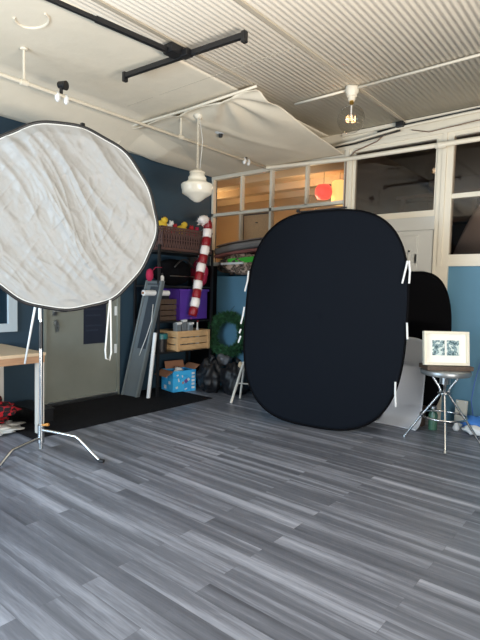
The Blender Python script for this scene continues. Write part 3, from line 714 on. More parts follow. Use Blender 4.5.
# shelf 3 (z 1.47)
t = thing('duffel_bag', (-5.05, 4.70, 1.47), 'black duffel bag on the shelf below the brown basket', 'bag')
MB().blob((-5.07, 4.64, 1.655), (0.20, 0.29, 0.185), 0.08, 3, 4, 2, flat=0.98).build('body', M['deepblack'], t, smooth=True)
MB().tube(arc(lambda s: V((-4.87, 4.50 + 0.36 * s, 1.72 + 0.11 * math.sin(PI * s))), 10), 0.012, 8).build('handle', M['black'], t, smooth=True)
MB().tube([(-4.865, 4.42, 1.60), (-4.853, 4.68, 1.60), (-4.865, 4.92, 1.60)], 0.005, 6).build('zip', M['steel'], t)
t = thing('magenta_bag', (-4.98, 5.07, 1.47), 'magenta bag standing behind the candy cane garland on the rack', 'bag')
MB().blob((-4.99, 5.09, 1.66), (0.15, 0.11, 0.19), 0.1, 4, 3, 6, flat=0.98).build('body', M['magenta'], t, smooth=True)
MB().prism([(0, 0), (0.16, 0), (0.07, 0.11)], lambda a, b: V((-4.83, 4.90 + a, 1.90 - b)), lambda a, b: V((-4.822, 4.90 + a, 1.90 - b))).build('white_tag', M['white'], t)
tag(MB().tube([(-4.895, 4.12, 1.63), (-4.87, 4.17, 1.70), (-4.835, 4.215, 1.70), (-4.835, 4.245, 1.70)], 0.004, 5).blob((-4.90, 4.10, 1.60), (0.05, 0.05, 0.08), 0.08, 4, 3, 1).build('pink_plush', M['magenta'], base=(-4.9, 4.10, 1.47), smooth=True), 'small bright pink soft toy tucked behind the reflector edge', 'toy')
t = thing('spray_bottle', (-4.89, 4.30, 1.47), 'small white bottle on the rack end beside the black bag', 'bottle')
MB().lathe([(0.001, 0), (0.026, 0), (0.027, 0.11), (0.014, 0.13), (0.001, 0.131)], (-4.89, 4.30, 1.47), 16).build('body', M['white'], t, smooth='auto')
MB().lathe([(0.001, 0), (0.013, 0), (0.013, 0.03), (0.001, 0.031)], (-4.89, 4.30, 1.601), 12).build('cap', M['black'], t)
# shelf 2 (z 1.00)
t = open_bin('purple_bin', -5.30, -4.88, 4.60, 5.16, 1.00, 1.42, M['purple'], 'large purple plastic bin on the middle rack shelf', 'bin')
MB().span((-4.885, 4.585, 1.40), (-4.862, 5.175, 1.43), bevel=0.004).span((-5.31, 4.585, 1.40), (-4.87, 4.605, 1.43)).build('rim', M['purple'], t)
t = open_bin('dark_crate', -5.26, -4.875, 4.26, 4.55, 1.00, 1.29, M['darkwood'], 'small dark slatted crate left of the purple bin', 'crate', slat=4)
t = thing('paper_roll', (-4.93, 4.15, 1.33), 'white paper roll laid over the dark crate', 'roll')
MB().tube([(-4.90, 4.0, 1.37), (-4.90, 4.42, 1.37)], 0.036, 18).build('roll_body', M['white'], t, smooth='auto')
MB().tube([(-4.90, 3.985, 1.37), (-4.90, 4.002, 1.37)], 0.016, 12).build('core', M['cardboard'], t)
MB().span((-4.92, 4.27, 1.29), (-4.88, 4.42, 1.335)).build('cradle', M['black'], t)
# shelf 1 (z 0.59): wooden crate
t = open_bin('pine_crate', -5.22, -4.80, 4.50, 5.13, 0.59, 0.86, M['pine'], 'slatted pine crate with bottles on the lower rack shelf', 'crate', slat=3)
MB().span((-4.802, 4.50, 0.59), (-4.79, 4.545, 0.86)).build('corner_batten', M['pine'], t)
MB().span((-4.802, 5.085, 0.59), (-4.79, 5.13, 0.86)).build('corner_batten', M['pine'], t)
items = [(-4.87, 4.57, 0.17, 'silver carton with a pale top at the left end of the pine crate', 'carton'), (-4.88, 4.68, 0.20, 'tall silver carton, second from the left in the pine crate', 'carton'), (-4.86, 4.79, 0.16, 'silver carton in the middle of the pine crate', 'carton')]
for x, y, h, lab, cat in items:
    tt = thing('silver_carton', (x, y, 0.605), lab, cat, 'silver cartons in the pine crate')
    MB().box((x, y, 0.605 + (h + 0.20) / 2), (0.07, 0.085, h + 0.20), rot=(0.08, 0, 0.1), bevel=0.005).build('body', mat('silver_card', srgb(150, 156, 160), 0.3, metal=0.5), tt)
    MB().box((x + 0.006, y, 0.62 + h + 0.175), (0.074, 0.087, 0.03), rot=(0.08, 0, 0.1), bevel=0.003).build('top_flap', M['white'], tt)
t = thing('white_bottle', (-4.87, 4.95, 0.605), 'white pointed bottle leaning in the pine crate', 'bottle')
MB().lathe([(0.001, 0), (0.03, 0), (0.032, 0.22), (0.012, 0.29), (0.010, 0.36), (0.001, 0.361)], (-4.87, 4.95, 0.605), 16).build('body', M['white'], t, smooth='auto')
MB().lathe([(0.001, 0), (0.013, 0), (0.013, 0.03), (0.001, 0.031)], (-4.87, 4.95, 0.966), 12).build('cap', M['red'], t)
t = thing('teal_tub', (-4.96, 4.36, 0.59), 'teal lidded tub left of the pine crate', 'tub')
MB().lathe([(0.001, 0), (0.075, 0), (0.085, 0.17), (0.001, 0.171)], (-4.96, 4.36, 0.59), 20).build('body', M['black'], t, smooth='auto')
MB().lathe([(0.001, 0), (0.09, 0), (0.09, 0.06), (0.08, 0.07), (0.001, 0.072)], (-4.96, 4.36, 0.761), 20).build('lid', M['teal'], t, smooth='auto')

# candy-cane tinsel garland: each stripe its own band
pts = []
top = V((-4.74, 4.99, 2.30))
path = [V((-4.74, 4.85, 2.345)), V((-4.74, 4.89, 2.385)), V((-4.74, 4.95, 2.385)), V((-4.74, 4.99, 2.33)), V((-4.74, 4.985, 2.24))]
for i in range(1, 22):
    s = i / 21
    path.append(V((-4.74 + 0.01 * math.sin(9 * s), 4.985 - 0.27 * s + 0.01 * math.sin(PI * s), 2.24 - 1.17 * s)))
t = thing('candy_cane_garland', (-4.74, 4.9, 1.02), 'red and white striped tinsel candy cane hanging on the rack', 'garland')
# resample
dist = [0]
for a, b in zip(path, path[1:]): dist.append(dist[-1] + (b - a).length)
def at(s):
    for k in range(len(path) - 1):
        if dist[k + 1] >= s: return path[k].lerp(path[k + 1], (s - dist[k]) / max(1e-9, dist[k + 1] - dist[k]))
    return path[-1]
T = dist[-1]; nb = 12
for k in range(nb):
    s0, s1 = T * k / nb, T * (k + 1) / nb
    mb = MB(); P = [at(s0 + (s1 - s0) * i / 5) for i in range(6)]
    mb.tube(P, [0.056, 0.060, 0.062, 0.062, 0.060, 0.056], 12)
    for q in range(170):
        f_ = random.random(); c = at(s0 + (s1 - s0) * f_)
        d = V((random.gauss(0, 1), random.gauss(0, 1), random.gauss(0, 0.6))).normalized()
        u = d.orthogonal() * 0.003
        a, b, e = mb.bm.verts.new(c + d * 0.045 + u), mb.bm.verts.new(c + d * 0.035 - u), mb.bm.verts.new(c + d * random.uniform(0.066, 0.084))
        mb.bm.faces.new((a, b, e))
    mb.build('white_band' if k % 2 == 0 else 'red_band', M['tinselwhite'] if k % 2 == 0 else M['tinselred'], t, smooth=True)
MB().tube([(-4.74, 4.97, 2.36), (-4.83, 4.97, 2.25), (-4.86, 4.97, 2.24)], 0.004, 6).build('hook', M['steel'], t)

# blue carton on the floor in front of the rack
t = thing('blue_carton', (-5.03, 4.76, 0), 'bright blue printed carton with open brown flaps on the floor under the rack', 'carton')
from mathutils import Euler
cx, cy, ang = -5.03, 4.76, math.radians(-10)
Rz = Euler((0, 0, ang)).to_matrix()
def LB(x, y, z): return Rz @ V((x, y, 0)) + V((cx, cy, z))
mb = MB(); W2, D2, H2 = 0.15, 0.185, 0.30
for a in ((-W2, 0, 0.008, D2 * 2), (W2, 0, 0.008, D2 * 2)): mb.box(LB(a[0], 0, H2 / 2), (a[2], a[3], H2), rot=Rz)
for y in (-D2, D2): mb.box(LB(0, y, H2 / 2), (W2 * 2, 0.008, H2), rot=Rz)
mb.box(LB(0, 0, 0.005), (W2 * 2, D2 * 2, 0.008), rot=Rz)
mb.build('body', M['cyanbox'], t)
fl = MB()
fl.box(LB(0, -D2 - 0.06, H2 - 0.035), (W2 * 2, 0.14, 0.005), rot=Rz @ Euler((0.5, 0, 0)).to_matrix())
fl.build('flap', M['cardboard'], t)
MB().box(LB(-W2 + 0.0, 0.02, H2 + 0.045), (0.005, D2 * 1.7, 0.11), rot=Rz @ Euler((0, -0.35, 0)).to_matrix()).build('flap', M['cardboard'], t)
MB().box(LB(0, D2 + 0.03, H2 + 0.03), (W2 * 1.9, 0.11, 0.005), rot=Rz @ Euler((0.6, 0, 0)).to_matrix()).build('flap', M['cardboard'], t)
def mark(c, size, rr, m): MB().box(c, size, rot=rr).build('printed_mark', m, t)
for (y, z, sy, sz) in ((-0.13, 0.07, 0.035, 0.03), (-0.10, 0.17, 0.02, 0.05), (-0.12, 0.24, 0.03, 0.02), (0.02, 0.04, 0.04, 0.016), (-0.04, 0.22, 0.018, 0.03)):
    mark(LB(W2 + 0.0045, y, z), (0.002, sy, sz), Rz @ Euler((0.3, 0, 0)).to_matrix(), M['white'])
for z in (0.05, 0.10, 0.15, 0.20, 0.25): mark(LB(W2 + 0.0045, 0.14, z), (0.002, 0.05, 0.03), Rz, M['white'])
for (x, z, sx, sz) in ((-0.05, 0.06, 0.06, 0.05), (0.06, 0.13, 0.05, 0.04), (-0.02, 0.2, 0.04, 0.03)): mark(LB(x, -D2 - 0.0045, z), (sx, 0.002, sz), Rz, M['white'])
mauve = mat('mauve_print', srgb(110, 80, 150), 0.6)
for (y, z, r, m_) in ((0.02, 0.15, 0.05, mauve), (0.06, 0.17, 0.035, M['white']), (-0.03, 0.13, 0.03, mat('tan_print', srgb(190, 140, 120), 0.6))):
    mark(LB(W2 + 0.006, y, z), (0.002, r, r), Rz @ Euler((0.6, 0, 0)).to_matrix(), m_)
t = thing('crumpled_tissue', (-5.03, 4.76, 0.25), 'white tissue poking from the blue carton', 'tissue')
MB().blob((-5.02, 4.74, 0.27), (0.05, 0.07, 0.06), 0.3, 6, 3, 5).build('tissue', M['white'], t, smooth=True)

# bin bags
def bag(name, c, s, m, lab, cat, seed):
    t = thing(name, (c[0], c[1], 0), lab, cat)
    MB().blob(c, s, 0.16, 5, 4, seed, flat=0.96).build('body', m, t, smooth=True)
    MB().tube([(c[0], c[1], c[2] + s[2] * 0.82), (c[0] + 0.01, c[1], c[2] + s[2] * 1.02), (c[0] + 0.03, c[1] + 0.02, c[2] + s[2] * 1.22)], [0.05, 0.018, 0.045], 10).build('tied_neck', m, t, smooth=True)
    return t
bag('bin_bag', (-4.64, 5.00, 0.22), (0.18, 0.17, 0.235), M['bagblack'], 'black plastic bag slumped beside the blue carton', 'bag', 3)
bag('bin_bag', (-4.30, 5.15, 0.21), (0.22, 0.20, 0.225), M['bagblack'], 'rounder black bag next to the wooden easel legs', 'bag', 8)
t = thing('clear_bag', (-4.72, 5.33, 0.30), 'pale clear plastic bag lying on top of the black bags', 'bag')
MB().blob((-4.60, 5.22, 0.43), (0.12, 0.10, 0.08), 0.3, 6, 3, 21).build('body', M['greybag'], t, smooth=True)

# wreath leaning at the ledge
WC = V((-4.63, 5.33, 0.80)); t = thing('wreath', (WC.x, WC.y, 0.45), 'green pine wreath leaning at the blue wall above black bags', 'wreath')
wn = V((0.25, -0.95, 0.10)).normalized(); wr = V((0, 0, 1)).cross(wn).normalized(); wu = wn.cross(wr) * -1
if wu.z < 0: wu = -wu
RR = 0.245
MB().tube([WC + wr * RR * math.cos(a) * 1.02 + wu * RR * 1.05 * math.sin(a) for a in [2 * PI * i / 40 for i in range(40)]], 0.052, 8, closed=True).build('ring', M['green'], t, smooth=True)
nd = MB()
for i in range(4200):
    a = random.uniform(0, 2 * PI); c = WC + wr * RR * math.cos(a) * 1.02 + wu * RR * 1.05 * math.sin(a)
    d = V((random.gauss(0, 1), random.gauss(0, 1), random.gauss(0, 1))).normalized()
    if d.dot(wn) < -0.5: d = -d
    L_ = random.uniform(0.075, 0.125); u = d.cross(wn)
    if u.length < 0.1: u = wr
    u = u.normalized() * 0.009
    b0 = c + d * 0.02; b1 = c + d * L_ + V((0, 0, -0.01))
    q = [nd.bm.verts.new(p) for p in (b0 - u, b0 + u, b1)]
    nd.bm.faces.new(q)
nd.build('needles', M['green'], t, normals=False)
MB().tube([WC + wu * RR * 1.12, WC + wu * (RR * 1.12 + 0.08) + V((0, 0.05, 0)), V((WC.x + 0.02, 5.45, WC.z + 0.40))], 0.003, 5).build('hanging_wire', M['black'], t)

# mats on the ledge
def bent(x0, x1, yc, zc, d, h, dip):
    mb = MB()
    def fn(u, v):
        x = x0 + (x1 - x0) * u; a = 2 * PI * v
        cc, ss = math.cos(a), math.sin(a)
        e = 0.55
        return V((x, yc + d / 2 * math.copysign(abs(cc) ** e, cc), zc + dip(u) + h / 2 * math.copysign(abs(ss) ** e, ss)))
    mb.grid(fn, 24, 20)
    bmesh.ops.remove_doubles(mb.bm, verts=mb.bm.verts[:], dist=1e-5)
    bmesh.ops.holes_fill(mb.bm, edges=[e for e in mb.bm.edges if e.is_boundary])
    return mb
lg = MB()
t = thing('camping_mat', (-4.6, 5.55, 2.0), 'grey and dull red folded mat on top of the camouflage bundle', 'mat')
bent(-5.0, -4.05, 5.56, 2.045, 0.30, 0.11, lambda u: 0.05 * u - 0.05 * (1 - u) ** 3).build('grey_layer', M['matgrey'], t, smooth=True)
bent(-5.02, -4.08, 5.57, 1.965, 0.28, 0.055, lambda u: 0.045 * u - 0.04 * (1 - u) ** 3).build('red_layer', M['matpink'], t, smooth=True)
bent(-4.98, -4.08, 5.55, 2.115, 0.24, 0.025, lambda u: 0.05 * u - 0.04 * (1 - u) ** 3).build('dark_layer', mat('brown_foam', srgb(132, 116, 106), 0.9), t, smooth=True)
o = MB().blob((-4.55, 5.56, 1.80), (0.46, 0.17, 0.155), 0.16, 7, 4, 14, flat=0.93).build('camouflage_bundle', M['camo'], base=(-4.55, 5.56, 1.64), smooth=True)
tag(o, 'camouflage cloth bundle lying on the blue ledge', 'bundle')
t = thing('green_bag', (-4.5, 5.40, 1.80), 'lime green flat packet with a white label on the camouflage bundle', 'packet')
MB().box((-4.47, 5.42, 1.86), (0.50, 0.05, 0.075), rot=(0.2, -0.05, 0), bevel=0.015).build('body', M['limegreen'], t)
MB().box((-4.62, 5.385, 1.815), (0.42, 0.03, 0.03), rot=(0.2, -0.02, 0), bevel=0.004).build('label', M['white'], t)

# leaning grey boards left of the rack
t = thing('folded_grey_board', (-5.1, 4.05, 0), 'grey folding board with dark panel leaning by the rack', 'board')
# plane from the floor line to the rack side
b0 = V((-5.30, 3.99, 0.0)); b1 = V((-5.02, 4.02, 0.0)); topv = V((0.24, 0.20, 1.53))
ex = (b1 - b0); ey = topv; en = ex.cross(ey).normalized()
def BP(a, b, c=0): return b0 + ex * a + ey * b - en * c * -1
def slab(mb, a0, a1, c0, c1, n0, n1):
    mb.prism([(a0, c0), (a1, c0), (a1, c1), (a0, c1)], lambda a, b: BP(a, b, n0), lambda a, b: BP(a, b, n1)); return mb
slab(MB(), 0, 1, 0, 1, 0.0, -0.04).build('board', M['greyboard'], t)
slab(slab(MB(), 0.34, 0.92, 0.42, 0.95, 0.0, 0.006), 0.12, 0.9, 0.965, 0.975, 0, 0.005).build('dark_panel', M['darkgrey'], t)
slab(slab(MB(), -0.01, 0.08, 0, 1, 0, 0.02), 0.92, 1.0, 0, 1, 0, 0.02).build('side_rail', M['rope'], t)
MB().tube([BP(0.75, 0.8, 0.012), BP(0.9, 0.66, 0.02), BP(0.8, 0.52, 0.02), BP(0.65, 0.40, 0.02), BP(0.62, 0.36, 0.02)], 0.005, 6).build('white_cord', M['cord'], t, smooth=True)
o = MB().tube([(-4.90, 4.10, 0.0), (-4.835, 4.15, 0.86)], 0.025, 14).build('white_tube', M['white'], base=(-4.90, 4.10, 0), smooth='auto')
tag(o, 'white cardboard tube standing beside the grey folding board', 'tube')

# ------------------------------------------------------------------ black pop-up backdrop
BX, BYY = -2.662, 4.452; yaw = math.radians(8)
dx = V((math.cos(yaw), math.sin(yaw), 0)); lean = 0.10
du = V((-math.sin(yaw) * lean, math.cos(yaw) * lean, 1)).normalized(); dn = dx.cross(du).normalized()
if dn.y > 0: dn = -dn      # faces the camera
HW, HH = 0.912, 1.155; BC = V((BX, BYY, 0.012)) + du * HH
def sup(a, k=1.0):
    c, s = math.cos(a), math.sin(a); e = 2 / 3.0
    return (HW * k * math.copysign(abs(c) ** e, c), HH * k * math.copysign(abs(s) ** e, s))
t = thing('popup_backdrop', (BX, BYY, 0), 'large black rounded pop-up backdrop standing in front of the windows', 'backdrop')
mb = MB(); NA, NR = 120, 30
c0 = mb.bm.verts.new(BC); prevr = None
for i in range(1, NR + 1):
    cur = []
    for j in range(NA):
        x, y = sup(2 * PI * j / NA, i / NR)
        w_ = 0.010 * noise.noise(V((x * 1.5, y * 1.2, 0))) * (1 - (i / NR) ** 4) + 0.014 * (1 - (i / NR) ** 2)
        cur.append(mb.bm.verts.new(BC + dx * x + du * y + dn * w_))
    for j in range(NA):
        if prevr is None: mb.bm.faces.new((c0, cur[j], cur[(j + 1) % NA]))
        else: mb.bm.faces.new((prevr[j], cur[j], cur[(j + 1) % NA], prevr[(j + 1) % NA]))
    prevr = cur
o = mb.build('fabric', M['blackmuslin'], t, smooth=True); solid(o, 0.006, 0)
MB().tube([BC + dx * sup(2 * PI * j / 160)[0] + du * sup(2 * PI * j / 160)[1] for j in range(160)], 0.011, 8, closed=True).build('spring_rim', M['deepblack'], t, smooth=True)
def BQ(x, y, n=0.02): return BC + dx * x + du * y + dn * n
# white ties along both edges
ties = [[(-0.90, 0.50), (-0.905, 0.38), (-0.93, 0.26)], [(-0.92, 0.08), (-0.93, -0.02), (-0.95, -0.12)],
        [(0.885, 0.60), (0.87, 0.5), (0.85, 0.38)], [(0.90, 0.60), (0.915, 0.5), (0.915, 0.38)], [(0.92, 0.0), (0.93, -0.10), (0.935, -0.16)], [(0.85, -0.58), (0.855, -0.68), (0.87, -0.82)],
        [(-0.94, -0.26), (-0.965, -0.34)], [(-0.945, -0.18), (-0.96, -0.23)]]
for tr in ties:
    MB().tube([BQ(x, y, 0.03) for x, y in tr], 0.010, 8).build('white_tie', M['white'], t, smooth='auto')
t = thing('clamp_bar', BQ(0, HH, 0.0), 'thin black bar clamped on the top of the big black backdrop', 'bar')
MB().tube([BQ(-0.35, HH + 0.005, 0.0), BQ(0.22, HH + 0.02, 0.0)], 0.008, 8).build('bar', M['black'], t, smooth='auto')
MB().box(BQ(-0.34, HH + 0.02, 0), (0.03, 0.03, 0.03), bevel=0.004).build('clamp', M['black'], t)

# small wooden easel behind the left edge of the backdrop
t = thing('wooden_easel', (-4.0, 5.0, 0), 'pale folding wooden easel legs behind the backdrop left edge', 'easel')
MB().tube([(-3.98, 4.68, 0.0), (-3.99, 4.93, 0.50)], 0.017, 8).build('leg', M['birchwhite'], t, smooth='auto')
MB().tube([(-4.08, 4.98, 0.0), (-3.99, 4.95, 0.50)], 0.014, 8).build('leg', M['birchwhite'], t, smooth='auto')
MB().tube([(-3.70, 4.98, 0.0), (-3.97, 4.96, 0.50)], 0.014, 8).build('leg', M['birchwhite'], t, smooth='auto')
MB().tube([(-3.985, 4.80, 0.24), (-3.84, 4.97, 0.22)], 0.009, 8).build('brace', M['birchwhite'], t)
MB().tube([(-3.98, 4.95, 0.48), (-3.94, 4.97, 1.10)], 0.014, 8).build('mast', M['birchwhite'], t)
MB().blob((-4.03, 4.91, 0.46), (0.03, 0.03, 0.045), 0.1, 3, 2, 2).build('knob', M['birch'], t, smooth=True)

# ------------------------------------------------------------------ right side
# second black collapsed disc leaning on the wall
OC = V((-1.99, 5.50, 0.86)); t = thing('black_disc_backdrop', (-1.99, 5.40, 0), 'smaller oval black backdrop leaning on the blue wall behind the stool', 'backdrop')
on_u = V((0, 0.15, 1)).normalized(); on_x = V((1, 0, 0)); on_n = on_x.cross(on_u)
A_, B_ = 0.42, 0.85
OC = V((-2.04, 5.42, 0)) + on_u * (B_ + 0.01)
mb = MB(); NA = 90; prevr = None; c0 = mb.bm.verts.new(OC)
for i in range(1, 21):
    cur = []
    for j in range(NA):
        a = 2 * PI * j / NA; r = i / 20; cx_, sx_ = math.cos(a), math.sin(a); e = 0.75
        x = A_ * r * math.copysign(abs(cx_) ** e, cx_); y = B_ * r * math.copysign(abs(sx_) ** e, sx_)
        cur.append(mb.bm.verts.new(OC + on_x * x + on_u * y + on_n * 0.03 * noise.noise(V((x * 4, y * 3, 1))) * (1 - r)))
    for j in range(NA):
        if prevr is None: mb.bm.faces.new((c0, cur[j], cur[(j + 1) % NA]))
        else: mb.bm.faces.new((prevr[j], cur[j], cur[(j + 1) % NA], prevr[(j + 1) % NA]))
    prevr = cur
rimp = [v.co.copy() for v in prevr]
o = mb.build('fabric', M['deepblack'], t, smooth=True); solid(o, 0.005, 0)
MB().tube(rimp, 0.010, 8, closed=True).build('spring_rim', M['deepblack'], t, smooth=True)

# grey vinyl sweep board, curved foot
mb = MB()
def sweep(u, v):
    # v along the length: vertical part then curved toe
    wid = 0.235
    yv = 5.22 + 0.12 * 1.0; 
    if v > 0.3:
        k = (v - 0.3) / 0.7; p = V((-2.02, 5.10 + 0.16 * k + 0.05 * (1 - k), 0.10 + 0.86 * k))
        p.y = 5.27 + 0.10 * k
    else:
        k = v / 0.3; p = V((-2.02, 5.10 + 0.17 * math.sin(k * PI / 2) , 0.008 + 0.10 * (1 - math.cos(k * PI / 2)) + 0.0))
    x = (u - 0.5) * 2
    kk = 1 - 0.30 * min(1, v / 0.45) if x < 0 else 1.0
    corner = 0.0
    if v > 0.9: corner = 0.06 * ((v - 0.9) / 0.1) ** 2 * abs(x) ** 3
    return p + V((x * wid * kk + 0.0, 0.04 * (1 - x * x) * (0.3 + 0.7 * v), -corner))
mb.grid(sweep, 22, 40)
o = mb.build('vinyl_sweep', M['sweep'], base=(-2.02, 5.1, 0), smooth=True); solid(o, 0.008)
tag(o, 'pale grey curled vinyl board standing beside the black backdrop', 'board')

# stool
SC = V((-1.455, 4.91, 0))
t = thing('bar_stool', SC, 'round steel stool with splayed chrome legs carrying the photo frame', 'stool')
MB().lathe([(0.001, 0.0), (0.20, 0.0), (0.228, 0.008), (0.235, 0.03), (0.228, 0.05), (0.20, 0.058), (0.001, 0.058)], SC + V((0, 0, 0.665)), 40).build('seat', M['stoolseat'], t, smooth='auto')
MB().lathe([(0.001, 0), (0.05, 0.0), (0.05, 0.07), (0.08, 0.075), (0.08, 0.085), (0.001, 0.085)], SC + V((0, 0, 0.58)), 20).build('seat_plate', M['steel'], t, smooth='auto')
dirs = (V((-0.31, -0.05, 0)), V((0.12, -0.30, 0)), V((0.27, 0.12, 0)), V((-0.06, 0.31, 0)))
for d in dirs:
    n = d.normalized()
    pts = [SC + n * 0.125 + V((0, 0, 0.665)), SC + n * 0.115 + V((0, 0, 0.64)), SC + n * 0.05 + V((0, 0, 0.545)), SC + n * 0.038 + V((0, 0, 0.51)), SC + n * 0.045 + V((0, 0, 0.47)), SC + n * 0.20 + V((0, 0, 0.245)), SC + n * 0.35 + V((0, 0, 0.012))]
    lg = MB().tube(pts, 0.0115, 10).build('leg', M['chrome'], t, smooth='auto')
    MB().tube([SC + n * 0.345 + V((0, 0, 0.02)), SC + n * 0.358 + V((0, 0, 0.0))], 0.015, 10).build('foot_cap', M['steel'], lg)
MB().tube([SC + V((0.212 * math.cos(a), 0.212 * math.sin(a), 0.262)) for a in [2 * PI * i / 40 for i in range(40)]], 0.010, 8, closed=True).build('foot_ring', M['chrome'], t, smooth=True)
MB().tube([SC + V((0.055 * math.cos(a), 0.055 * math.sin(a), 0.49)) for a in [2 * PI * i / 20 for i in range(20)]], 0.009, 8, closed=True).tube([SC + V((0, 0, 0.40)), SC + V((0, 0, 0.59))], 0.013, 10).build('waist_collar', M['steel'], t, smooth=True)
# wooden board under picture
view = V((0.60, -0.80, 0)).normalized(); side = V((0.76, 0.65, 0)).normalized(); view = V((side.y, -side.x, 0))
RotB = Matrix((side, -view, V((0, 0, 1)))).transposed()
tag(MB().box(SC + V((0, 0, 0.744)), (0.44, 0.22, 0.040), rot=RotB, bevel=0.004).build('wooden_board', M['darkwood'], base=SC + V((0, 0, 0.725))), 'short dark wooden board lying on the stool seat', 'board')
# picture frame
FB = SC + V((0, 0, 0.767)) + view * 0.045 - side * 0.018
tilt = 0.14
fu = (V((0, 0, 1)) - view * tilt).normalized(); fn_ = side.cross(fu); fn_ = fn_ if fn_.dot(view) > 0 else -fn_
RotF = Matrix((side, -fn_, fu)).transposed()
t = thing('photo_frame', FB, 'cream box frame with two small prints standing on the stool', 'picture frame')
W_, H_ = 0.435, 0.325
def FP(x, z, n=0.0): return FB + side * x + fu * z + fn_ * n
mb = MB()
for (x, z, sx, sz) in ((0, 0.012, W_, 0.024), (0, H_ - 0.012, W_, 0.024), (-W_ / 2 + 0.012, H_ / 2, 0.024, H_ - 0.049), (W_ / 2 - 0.012, H_ / 2, 0.024, H_ - 0.049)):
    mb.box(FP(x, z, 0), (sx, 0.05, sz), rot=RotF, bevel=0.003)
mb.build('frame', M['framecream'], t)
MB().box(FP(0, H_ / 2, -0.012), (W_ - 0.03, 0.01, H_ - 0.03), rot=RotF).build('mount', M['photomat'], t)
for x in (-0.070, 0.070):
    p_ = MB().box(FP(x, H_ / 2 + 0.005, -0.005), (0.118, 0.006, 0.145), rot=RotF).build('print', M['photo'], t)
MB().tube([FP(0, H_ * 0.8, -0.025), FP(0, 0.01, -0.13)], 0.008, 6).build('back_strut', M['cardboard'], t)

# odds and ends by the wall
t = thing('beige_panel', (-1.50, 5.60, 0), 'beige metal electrical cover leaning at the blue wall', 'cover')
MB().box((-1.49, 5.65, 0.145), (0.125, 0.02, 0.29), rot=(-0.12, 0, 0), bevel=0.004).build('plate', M['beige'], t)
for x in (-1.53, -1.45): MB().box((x, 5.655, 0.27), (0.012, 0.012, 0.012), bevel=0.002).build('screw', M['steel'], t)
o = MB().lathe([(0.001, 0.0), (0.02, 0.004), (0.034, 0.025), (0.036, 0.042), (0.02, 0.07), (0.014, 0.09), (0.001, 0.091)], (-1.47, 5.42, 0), 16).build('light_bulb', M['white'], base=(-1.47, 5.42, 0), smooth=True)
tag(o, 'small white light bulb on the floor before the beige cover', 'bulb')
t = thing('glass_jar', (-1.70, 5.27, 0), 'green glass jar on the floor behind the stool', 'jar')
MB().lathe([(0.001, 0), (0.045, 0), (0.048, 0.16), (0.03, 0.20), (0.03, 0.225), (0.001, 0.226)], (-1.68, 5.32, 0), 18).build('body', M['bottle'], t, smooth='auto')
MB().lathe([(0.001, 0), (0.033, 0), (0.033, 0.025), (0.001, 0.026)], (-1.68, 5.32, 0.226), 14).build('lid', M['steel'], t)
tag(MB().box((-1.86, 5.38, 0.11), (0.13, 0.10, 0.22), bevel=0.006).build('wooden_block', M['darkwood'], base=(-1.86, 5.38, 0)), 'reddish wooden block on the floor left of the green jar', 'block')
tag(MB().blob((-1.24, 5.50, 0.09), (0.17, 0.11, 0.09), 0.3, 6, 3, 31, flat=0.95).build('blue_bag', M['cyanbag'], base=(-1.24, 5.5, 0), smooth=True), 'crumpled blue plastic bag at the right wall foot', 'bag')
tag(MB().blob((-1.23, 5.38, 0.055), (0.14, 0.06, 0.05), 0.25, 6, 3, 37, flat=0.95).build('white_wrap', M['white'], base=(-1.23, 5.38, 0), smooth=True), 'white plastic wrap in front of the crumpled blue bag', 'wrap')
tag(MB().tube([(-1.33, 5.70, 0.75), (-1.38, 5.70, 0.5), (-1.40, 5.68, 0.3), (-1.35, 5.62, 0.1), (-1.37, 5.50, 0.01)], 0.005, 6).build('blue_flex', mat('blue_cable', srgb(60, 90, 170), 0.5), base=(-1.35, 5.7, 0), smooth=True), 'thin blue cord hanging down the blue wall by the stool', 'cord')

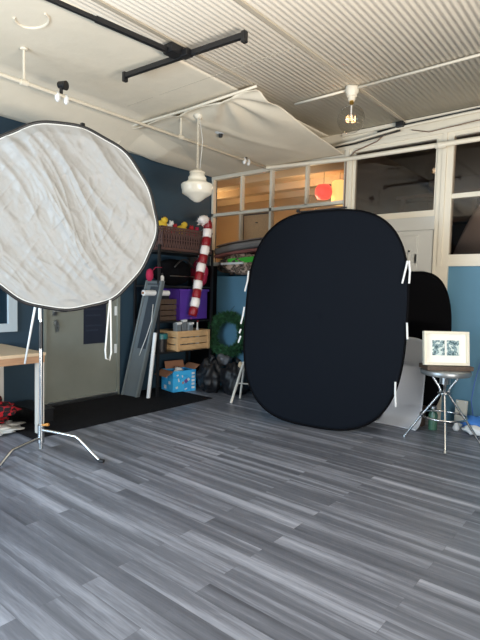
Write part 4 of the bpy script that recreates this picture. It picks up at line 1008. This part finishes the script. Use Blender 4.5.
# ------------------------------------------------------------------ light
def area(name, loc, rot, sx, sy, power, col):
    l = bpy.data.lights.new(name, 'AREA'); l.shape = 'RECTANGLE'; l.size = sx; l.size_y = sy; l.energy = power; l.color = col
    o = bpy.data.objects.new(name, l); COL.objects.link(o); o.location = loc; o.rotation_euler = rot; return o
area('daylight_south', (-3.7, SY - 0.06, 1.52), (math.radians(62), 0, 0), 3.0, 1.45, 270, (0.56, 0.79, 1.0))
area('daylight_east', (EX + 0.06, 0.9, 1.80), (math.radians(70), 0, math.radians(90)), 3.2, 1.8, 36, (0.56, 0.79, 1.0))
area('bounce_fill_south', (-3.7, SY - 0.03, 0.75), (math.radians(155), 0, 0), 3.0, 0.5, 125, (1.0, 0.91, 0.80))  # added warm upward fill for the ceiling, standing in for ground bounce
area('bounce_fill_east', (EX + 0.03, 0.9, 0.85), (math.radians(155), 0, math.radians(90)), 3.2, 0.5, 590, (1.0, 0.91, 0.80))  # added upward fill on the east side, evens out the ceiling brightness
def point(name, loc, power, col, r=0.05):
    l = bpy.data.lights.new(name, 'POINT'); l.energy = power; l.color = col; l.shadow_soft_size = r
    o = bpy.data.objects.new(name, l); COL.objects.link(o); o.location = loc; return o
point('back_room_lamp', (-4.3, 7.0, 2.9), 15, (1.0, 0.74, 0.44), 0.12)
point('back_room_lamp', (-6.8, 7.2, 2.9), 14, (1.0, 0.74, 0.44), 0.12)
point('dark_room_fill', (-0.9, 6.0, 3.25), 9, (1.0, 0.8, 0.62), 0.1)  # unseen fill light, added to brighten the dark room and its cloth
point('globe_bulb_light', (-2.35, 4.49, c_), 0.8, (1.0, 0.75, 0.5), 0.04)

wd = bpy.data.worlds.new('world'); scene.world = wd; wd.use_nodes = True
wd.node_tree.nodes['Background'].inputs[0].default_value = (0.55, 0.7, 1.0, 1); wd.node_tree.nodes['Background'].inputs[1].default_value = 0.6

# ------------------------------------------------------------------ camera
F = 490.0; p, y, r = math.radians(3.63), math.radians(-39.55), math.radians(1.41)
fw = V((math.cos(p) * math.sin(y), math.cos(p) * math.cos(y), -math.sin(p)))
rt_ = V((math.cos(y), -math.sin(y), 0)); up_ = rt_.cross(fw)
r2 = rt_ * math.cos(r) + up_ * math.sin(r); u2 = -rt_ * math.sin(r) + up_ * math.cos(r)
cam = bpy.data.cameras.new('camera'); co_ = bpy.data.objects.new('camera', cam); COL.objects.link(co_)
mw = Matrix((r2, u2, -fw)).transposed().to_4x4(); mw.translation = V((0, 0, 1.45)); co_.matrix_world = mw
cam.sensor_fit = 'VERTICAL'; cam.sensor_height = 36.0; cam.lens = F / 640 * 36.0; cam.clip_start = 0.05
scene.camera = co_
scene.view_settings.view_transform = 'Standard'; scene.view_settings.look = 'None'; scene.view_settings.gamma = 1.0
scene.view_settings.use_curve_mapping = False
scene.view_settings.exposure = -0.2
scene.cycles.use_denoising = True
scene.cycles.max_bounces = 8
